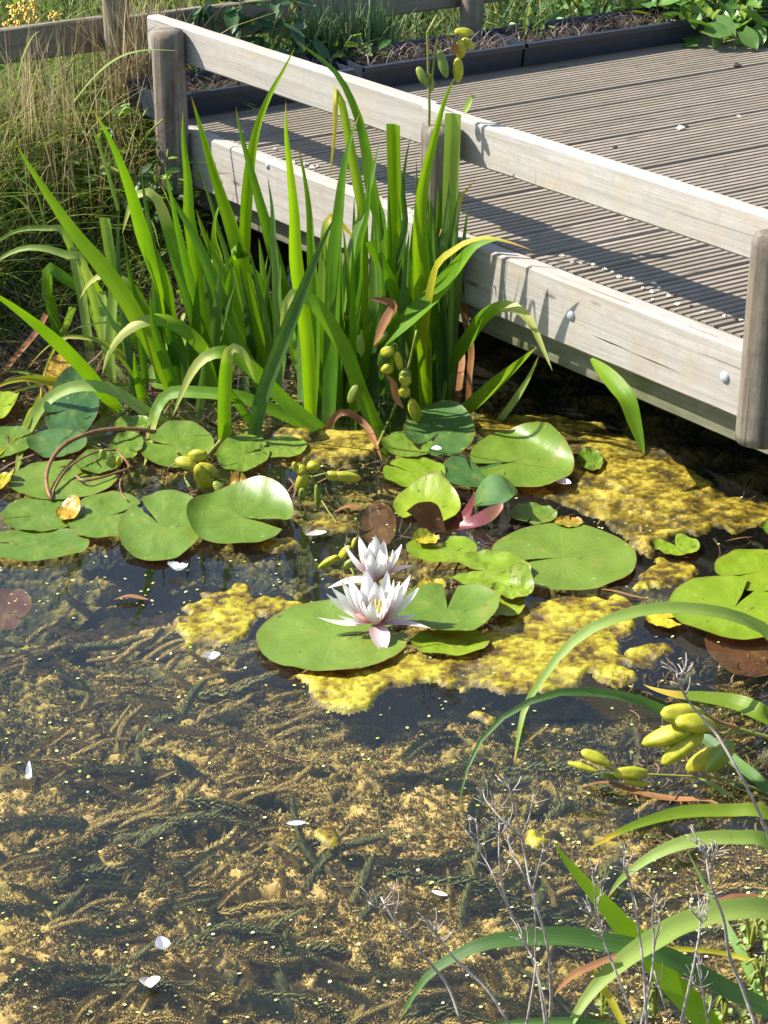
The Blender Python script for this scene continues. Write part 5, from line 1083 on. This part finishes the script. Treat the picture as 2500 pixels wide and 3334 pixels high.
# dead stems lying in the shallow water behind the irises
def litter(name, label, N, boxS, seed, mat, wid, z0=-.035, z1=.004, L=(.03, .13)):
    R_ = np.random.default_rng(seed); V = []; F_ = []; T_ = []
    for i in range(N):
        p = at(R_.uniform(boxS[0], boxS[1]), R_.uniform(boxS[2], boxS[3]), 0); a = R_.normal(.4, 1.0); l = R_.uniform(*L); w = wid * R_.uniform(.5, 1.4); z = R_.uniform(z0, z1); dz = R_.normal(0, .12) * l; b = len(V); cv = R_.normal(0, .15) * l
        for k in range(4):
            v = k / 3; x = p.x + math.cos(a) * l * (v - .5) - math.sin(a) * cv * math.sin(v * 3.14); y = p.y + math.sin(a) * l * (v - .5) + math.cos(a) * cv * math.sin(v * 3.14); V += [(x - math.sin(a) * w / 2, y + math.cos(a) * w / 2, z + dz * v), (x + math.sin(a) * w / 2, y - math.cos(a) * w / 2, z + dz * v + .001)]
        F_ += [(b + 2 * k, b + 2 * k + 1, b + 2 * k + 3, b + 2 * k + 2) for k in range(3)]; T_ += [R_.random()] * 8
    tag(mk_np(name, np.array(V), np.array(F_), M[mat], np.array(T_), False), label, 'plant litter', None, 'stuff')
litter('plant_litter', 'brown dead stems in the shallows behind the irises', 900, (-40, 1000, 960, 1330), 31, 'debris', .0045, -.03, .003)
litter('plant_litter', 'brown dead stems among the left lily pads', 130, (-40, 1250, 1330, 1700), 32, 'debris', .0045, -.03, .002)
litter('plant_litter', 'dark rotting stems and rootlets under the right bank irises', 900, (2050, 2560, 2120, 2800), 33, 'debris', .0020, -.02, .003, (.008, .035))
litter('plant_litter', 'brown scraps sunk between the right-hand pads', 200, (1250, 2500, 1560, 1900), 34, 'debris', .004, -.03, -.004)
M['verge'] = tone_mat('verge_grass_painted_shade', [(0, (.025, .055, .014, 1)), (.5, (.07, .135, .03, 1)), (1, (.17, .24, .06, 1))], .5, None, .3)  # darker than the bank grass: the dense verge's shade is put into the colour
# ------------------------------------------------------------------ plants behind the deck
def strip_pts(n, t0, t1, y0, y1, z=.28):
    t = R0.uniform(t0, t1, n); y = R0.uniform(y0, y1, n); x = TL.x + BD.x * t + BN.x * y; yy = TL.y + BD.y * t + BN.y * y
    return np.stack([x, yy, np.maximum(ground_h(x, yy) - .01, 0.2)], -1)
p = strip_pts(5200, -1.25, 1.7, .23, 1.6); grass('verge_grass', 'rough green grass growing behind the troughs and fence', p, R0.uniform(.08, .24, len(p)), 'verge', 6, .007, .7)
p = strip_pts(320, -1.3, 1.7, .25, 1.5); grass('verge_dry_grass', 'dry pale grass stalks behind the fence', p, R0.uniform(.15, .38, len(p)), 'straw', 7, .0035, .4)
p = strip_pts(300, -.60, -.30, .20, .30); p[:, 2] = .36; grass('iris_seedlings', 'blue-green iris seedlings packed behind the trough', p, R0.uniform(.13, .22, len(p)), 'reed', 8, .010, .25)
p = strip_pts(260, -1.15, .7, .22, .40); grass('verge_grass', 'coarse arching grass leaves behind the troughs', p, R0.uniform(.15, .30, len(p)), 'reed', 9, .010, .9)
n = 9000; mx_ = R0.uniform(-6, 6, n); my_ = 6.6 + 6.5 * R0.random(n) ** 1.6 + .25 * np.maximum(-1.5, np.minimum(mx_, 2)); p = np.stack([mx_, my_, ground_h(mx_, my_) - .01], -1)
grass('meadow_grass', 'rough meadow grass stretching away beyond the fence', p, R0.uniform(.15, .42, n), 'grass', 10, .012, .8, 4)
# dead stems standing in the troughs (part of each trough)
M['deadstem'] = tone_mat('dead_trough_stems', [(0, (.035, .026, .024, 1)), (.5, (.11, .085, .075, 1)), (1, (.30, .24, .20, 1))], .85, None, .1)
for E_, (t0, t1), n in zip(TR, ((-1.12, -.58), (-.50, -.02), (.03, .60)), (300, 480, 480)):
    t = R0.uniform(t0, t1, n); y = R0.uniform(.03, .17, n); pts = np.stack([TL.x + BD.x * t + BN.x * y, TL.y + BD.y * t + BN.y * y, np.full(n, .352 + .045)], -1)
    o = grass('dry_stems', None, pts, R0.uniform(.02, .065, n), 'deadstem', int(n + t0 * 100), .0045, .9); o['kind'] = 'stuff'; o.data.transform(Matrix.Translation(-E_.location)); o.parent = E_
# broad leaf shape, shared
def leaf_mesh(name, L, W, heart, mat, teeth=0):
    V = []; Fc = []; uv = []; R_, C_ = 7, 4
    for k in range(R_ + 1):
        v = k / R_; w = W * .5 * (math.sin(math.pi * (heart + (1 - heart) * v)) ** .8 if v < 1 else .02)
        if teeth: w *= 1 + .12 * (k % 2)
        for q in range(C_ + 1):
            a = q / C_ * 2 - 1; V.append((L * v - (abs(a) * L * .12 if k == 0 else 0), a * w, .12 * W * abs(a) - .18 * L * v * v)); uv.append((q / C_, v * .9))
    for k in range(R_):
        for q in range(C_): i = k * (C_ + 1) + q; Fc.append((i, i + 1, i + C_ + 2, i + C_ + 1))
    me = bpy.data.meshes.new(name); me.from_pydata(V, [], Fc); u = me.uv_layers.new(name='UVMap')
    for l in me.loops: u.data[l.index].uv = uv[l.vertex_index]
    me.polygons.foreach_set('use_smooth', [True] * len(me.polygons)); me.materials.append(M[mat]); return me
M['broad'] = leaf_mat('climber_leaf', (.045, .12, .022, 1), (.13, .25, .05, 1), None, trans=.3, rough=.4, stripes=8, vary=.6)
M['broad_dark'] = leaf_mat('nettle_leaf', (.018, .055, .018, 1), (.06, .13, .035, 1), None, trans=.22, rough=.45, stripes=8, vary=.5)
M['broad_lime'] = leaf_mat('lime_leaf', (.15, .24, .02, 1), (.27, .34, .05, 1), None, trans=.35, rough=.45, stripes=8, vary=.5)
QR = random.Random(77)
def bush(name, label, cat, centre, rad, n, mes, sc=(.7, 1.3), stems=6, group=None, bot=.0):
    E = empty(name, centre, label, cat, group); c = Vector(centre)
    for i in range(stems):
        a = QR.uniform(0, 6.3); tp = Vector((rad[0] * .7 * math.cos(a), rad[1] * .7 * math.sin(a), rad[2] * QR.uniform(.6, 1.0))); V, Fc = tube([c, c + tp * .5 + Vector((0, 0, .03)), c + tp], .004, .002, 8, 5); mk('stem', V, Fc, M['stalk'], E)
    for i in range(n):
        while True:
            q = Vector((QR.uniform(-1, 1), QR.uniform(-1, 1), QR.uniform(bot, 1)))
            if .25 < q.length < 1: break
        o = bpy.data.objects.new('leaf', QR.choice(mes)); COL.objects.link(o); o.parent = E; o.location = (q.x * rad[0], q.y * rad[1], q.z * rad[2])
        o.rotation_euler = (QR.gauss(0, .5), QR.gauss(.1, .5), QR.gauss(-1.6, 1.3)); s = QR.uniform(*sc); o.scale = (s, s, s)
    return E
heart = [leaf_mesh('climber_leaf', .065, .052, .16, 'broad'), leaf_mesh('climber_leaf', .055, .046, .18, 'broad'), leaf_mesh('climber_leaf', .05, .04, .2, 'broad_lime')]
nettle = [leaf_mesh('nettle_leaf', .075, .036, .12, 'broad_dark', 1), leaf_mesh('nettle_leaf', .06, .03, .12, 'broad_dark', 1)]
lime = [leaf_mesh('weed_leaf', .045, .022, .1, 'broad_lime'), leaf_mesh('weed_leaf', .05, .02, .1, 'broad')]
def behind(x, y, Y): q = at_y(x, y, Y); return q
bush('climber', 'heart-leaved climber spilling over the far corner of the deck', 'climber', (1.02, 6.22, .34), (.30, .24, .22), 280, heart, stems=8)
bush('climber', 'smaller climber patch draped over the deck boards', 'climber', (1.24, 6.18, .35), (.20, .16, .10), 120, heart, (.6, 1.0), 5)
bush('shrub', 'mixed green shrub behind the last trough', 'shrub', (.66, 6.34, .30), (.26, .20, .26), 200, heart + lime, (.5, .9), 8)
bush('nettle', 'dark nettle growing through the fence rails', 'nettle', (-.36, 5.62, .26), (.22, .16, .40), 190, nettle, (.7, 1.2), 8)
bush('nettle', 'low nettle below the fence rail behind the left trough', 'nettle', (-.16, 5.70, .28), (.20, .12, .22), 90, nettle + lime, (.6, 1.0), 6)
bush('weed', 'lime-leaved weed sprouting at the end of the trough', 'weed', (.40, 5.98, .33), (.16, .10, .16), 70, lime, (.5, .9), 5)
bush('weed', 'pale-leaved weed beside the corner of the left trough', 'weed', (-.10, 5.66, .34), (.18, .10, .14), 80, lime, (.6, 1.0), 5)
bush('weed', 'leafy green weed in the sunny bank grass', 'weed', (-.68, 5.10, .20), (.22, .20, .22), 150, lime, (.4, .8), 6)
bush('weed', 'dark leafy weed at the foot of the corner post', 'weed', (-.62, 4.98, .12), (.14, .12, .20), 70, nettle + lime, (.35, .6), 5)
bush('weed', 'small lime weed at the waterline under the boardwalk corner', 'weed', at(700, 1000, .02), (.10, .08, .12), 50, lime, (.5, .9), 4)
# tall reeds in front of the fence post, and flowering heads by the left fence rail
def stalks(name, label, cat, base, n, h, spread, mat, wid, seed, bend=.2):
    R_ = np.random.default_rng(seed); pts = np.array(base)[None, :] + R_.normal(0, 1, (n, 3)) * np.array([spread, spread * .6, 0]); o = grass(name, label, pts, R_.uniform(h * .6, h * 1.1, n), mat, seed, wid, bend, cat=cat); return o
stalks('dry_reeds', 'sheaf of dry brown reeds leaning on the fence post', 'reeds', (-.66, 5.42, .22), 170, .52, .045, 'straw', .005, 41, .18)
stalks('dry_reeds', 'dry grass stalks in front of the left fence rail', 'reeds', (-.88, 5.10, .18), 70, .46, .10, 'straw', .0032, 42, .25)
M['yflower'] = plain_mat('tansy_heads', (.50, .30, .04, 1), (.68, .46, .10, 1), 90, .7, .3, .4)
def flowerhead(E, c, r):
    V = []; Fc = []
    for i in range(26):
        d = Vector((QR.gauss(0, 1), QR.gauss(0, 1), QR.gauss(0, .5))); d = d / max(.6, d.length); q = c + d * r * QR.uniform(.4, 1.0); s = r * .22; b = len(V)
        V += [q + Vector((s, 0, 0)), q + Vector((0, s, 0)), q + Vector((-s, 0, 0)), q + Vector((0, -s, 0)), q + Vector((0, 0, s))]; Fc += [(b, b + 1, b + 4), (b + 1, b + 2, b + 4), (b + 2, b + 3, b + 4), (b + 3, b, b + 4), (b + 3, b + 2, b + 1, b)]
    mk('flower_head', V, Fc, M['yflower'], E, None, False)
YF = empty('yellow_flowers', (-.97, 5.55, .25), 'orange-yellow flower heads above the left fence rail', 'flowers')
for (x, y, r) in ((60, 40, .035), (95, 15, .03), (40, 80, .028), (110, 60, .025), (175, 50, .02)):
    c = at_y(x, y, 5.50 + QR.uniform(-.03, .05)); flowerhead(YF, c, r); V, Fc = tube([Vector((c.x + .02, c.y, .25)), Vector((c.x + .01, c.y, .42)), c], .003, .002, 8, 5); mk('stem', V, Fc, M['stalk'], YF)
# drooping seeded grass heads over the bank
for i, (lab, pth) in enumerate((('arching grass stem bowed across the corner post', P('S', 240, 330, 300, 255, 380, 190, 470, 163, 585, 165)), ('bowed dry grass head over the left bank', P('S', 55, 260, 75, 180, 105, 120, 130, 100)),
        ('pale grass leaf kinked beside the corner post', P('A', 800, 160, 850, 100, 920, 140, 985, 205)), ('grey-green grass stem rising from the pond edge', P('A', 800, 800, 720, 520, 640, 280, 600, 180)),
        ('seeding grass stem over the dark bank', P('A', 300, 900, 250, 700, 150, 600, 30, 545)), ('pale grass spray drooping above the water edge', P('A', 260, 900, 180, 780, 110, 715, 20, 690)))):
    pts = [at_y(x, y, 5.0 if i < 3 else 4.72) for x, y in pth]; o = blade('grass_stem', pts, .0045 if i != 3 else .009, M['iris_pale'], None, 'fold', .3, n=18, origin=pts[0]); tag(o, lab, 'grass stem')
    o2 = o
# ------------------------------------------------------------------ dead branching twigs on the near bank
def twig(label, Y, main, branches, w=9.0):
    b = at_y(*main[0], Y); E = empty('dead_twig', b, label, 'twig', 'dead grey twigs on the near bank')
    def br(path, w0, Ya, nm):
        pts = [at_y(x, y, Ya + .02 * math.sin(i * 1.3 + len(path))) for i, (x, y) in enumerate(path)]; r = 1.30 * w0 / ppm(pts[0]) / 2; V, Fc = tube(pts, r, r * .55, 18, 6); mk(nm, V, Fc, M['twig'], E)
        # little bristling side spurs near the end
        V = []; Fc = []
        for k in range(7):
            i = QR.randrange(max(0, len(pts) - 2), len(pts)); j = max(0, i - 1); q = pts[i].lerp(pts[j], QR.uniform(0, .7)); d = Vector((QR.gauss(-.1, .5), QR.gauss(0, .4), QR.uniform(.3, 1))).normalized() * QR.uniform(.012, .028); v, f = tube([q, q + d * .5 + Vector((.002, 0, 0)), q + d], r * .5, r * .3, 3, 4); o_ = len(V); V += v; Fc += [tuple(a + o_ for a in ff) for ff in f]
        mk('spur', V, Fc, M['twig'], E)['kind'] = 'stuff'
    br(main, w, Y, 'main_stem')
    for p_ in branches: br(p_, w * .65, Y, 'branch')
twig('tall grey forked twig with three spreading side shoots', 1.95, P('I', 1425, 1720, 1440, 1450, 1410, 1100, 1310, 770, 1270, 560, 1240, 400, 1190, 200, 1150, 20), [P('I', 1240, 400, 1110, 280, 1000, 150, 980, 80), P('I', 1315, 760, 1360, 580, 1385, 480), P('I', 1245, 385, 1290, 270, 1322, 110), P('I', 1310, 770, 1230, 600, 1170, 500, 1140, 360)])
twig('slim grey twig leaning beside the tall forked twig', 1.93, P('I', 1412, 1720, 1340, 1300, 1220, 1020, 1130, 800, 1090, 560, 1090, 300), [P('I', 1190, 960, 1060, 680, 1000, 560, 860, 350), P('I', 1090, 400, 1130, 340, 1160, 290), P('I', 960, 500, 945, 380, 930, 270), P('I', 1330, 1260, 1335, 1000, 1310, 780)], 8)
twig('dark bent twig crossing the long arching leaf', 1.92, P('I', 1190, 1720, 1010, 1430, 800, 1230, 690, 1090, 590, 960), [P('I', 690, 1090, 660, 1030, 645, 985)], 8)
twig('grey twig with bristly tips left of the long arching leaf', 1.94, P('I', 830, 1640, 740, 1400, 640, 1270, 500, 1100, 380, 960, 290, 800), [P('I', 385, 970, 378, 800, 340, 705), P('I', 340, 900, 240, 860, 200, 830)], 8)
twig('pale twig rising through the crossed leaves', 1.90, P('H', 790, 1720, 650, 1350, 550, 1100, 510, 950, 390, 880), [P('H', 550, 1100, 500, 1040, 460, 1010), P('H', 500, 960, 490, 760, 470, 660)], 8)
twig('upright grey twig over the crossing of the leaves', 1.89, P('H', 842, 1720, 820, 1300, 790, 1050, 740, 760, 700, 590), [P('H', 730, 720, 690, 600, 690, 510)], 8)
twig('thin upright twig beside the dark broad leaf', 1.91, P('H', 790, 1720, 870, 1350, 890, 1100, 880, 930, 905, 790), [P('H', 890, 1150, 920, 1000, 915, 900), P('H', 890, 1300, 950, 1500, 1010, 1700)], 7)
twig('tall brown twig with a brush of white tips', 1.93, P('H', 1590, 1720, 1480, 1400, 1400, 1200, 1360, 950, 1270, 700, 1240, 480), [P('H', 1255, 560, 1210, 490, 1180, 440), P('H', 1250, 580, 1290, 520, 1325, 480), P('H', 1260, 640, 1250, 520, 1270, 460)], 11)
twig('long dark twig rising in front of the seed pods', 2.0, P('S', 2560, 2900) + P('G', 1659, 1690, 1530, 1400, 1420, 1200, 1300, 1000, 1150, 830, 1070, 690, 1095, 575), [P('G', 1075, 700, 1050, 640, 1040, 600)], 10)
twig('pale forked twig at the lower edge of the crossed leaves', 1.89, P('H', 1055, 1720, 1150, 1300, 1200, 1000, 1190, 830), [P('H', 1215, 970, 1150, 900, 1130, 860), P('H', 1210, 980, 1245, 940, 1230, 890)], 8)
twig('short grey twig among the pale seedlings', 1.88, P('H', 1270, 1720, 1220, 1450, 1180, 1250), [P('H', 1220, 1450, 1170, 1400, 1140, 1360)], 7)
twig('bare twig tip poking up at the left of the near bank', 1.90, P('H', 20, 1720, 90, 1280, 60, 1200, -20, 1050), [P('H', 90, 1280, 150, 1500, 175, 1700)], 7)
# pale seedlings at the water edge by the near bank
M['seedling'] = leaf_mat('seedling_leaf', (.20, .30, .05, 1), (.36, .46, .14, 1), None, trans=.35, stripes=6)
sl = [leaf_mesh('seedling_leaf', .013, .008, .12, 'seedling'), leaf_mesh('seedling_leaf', .010, .007, .14, 'seedling')]
for i, (x, y, lab) in enumerate(((2360, 3320, 'pale seedling cushion beside the broad dark leaf'), (2480, 3230, 'pale seedling cushion at the end of the slender leaf'), (2445, 3080, 'loose pale seedling sprig under the upper arching leaf'), (2130, 3300, 'single pale seedling between two twigs'), (1965, 3310, 'pale seedling by the drooping leaf tip'), (2520, 2980, 'pale seedling cushion at the foot of the thin leaf'))):
    c = at(x, y, .0); bush('seedlings', lab, 'seedlings', c, (.035, .035, .04) if i not in (3, 4) else (.015, .015, .035), 26 if i not in (3, 4) else 9, sl, (.7, 1.2), 4)
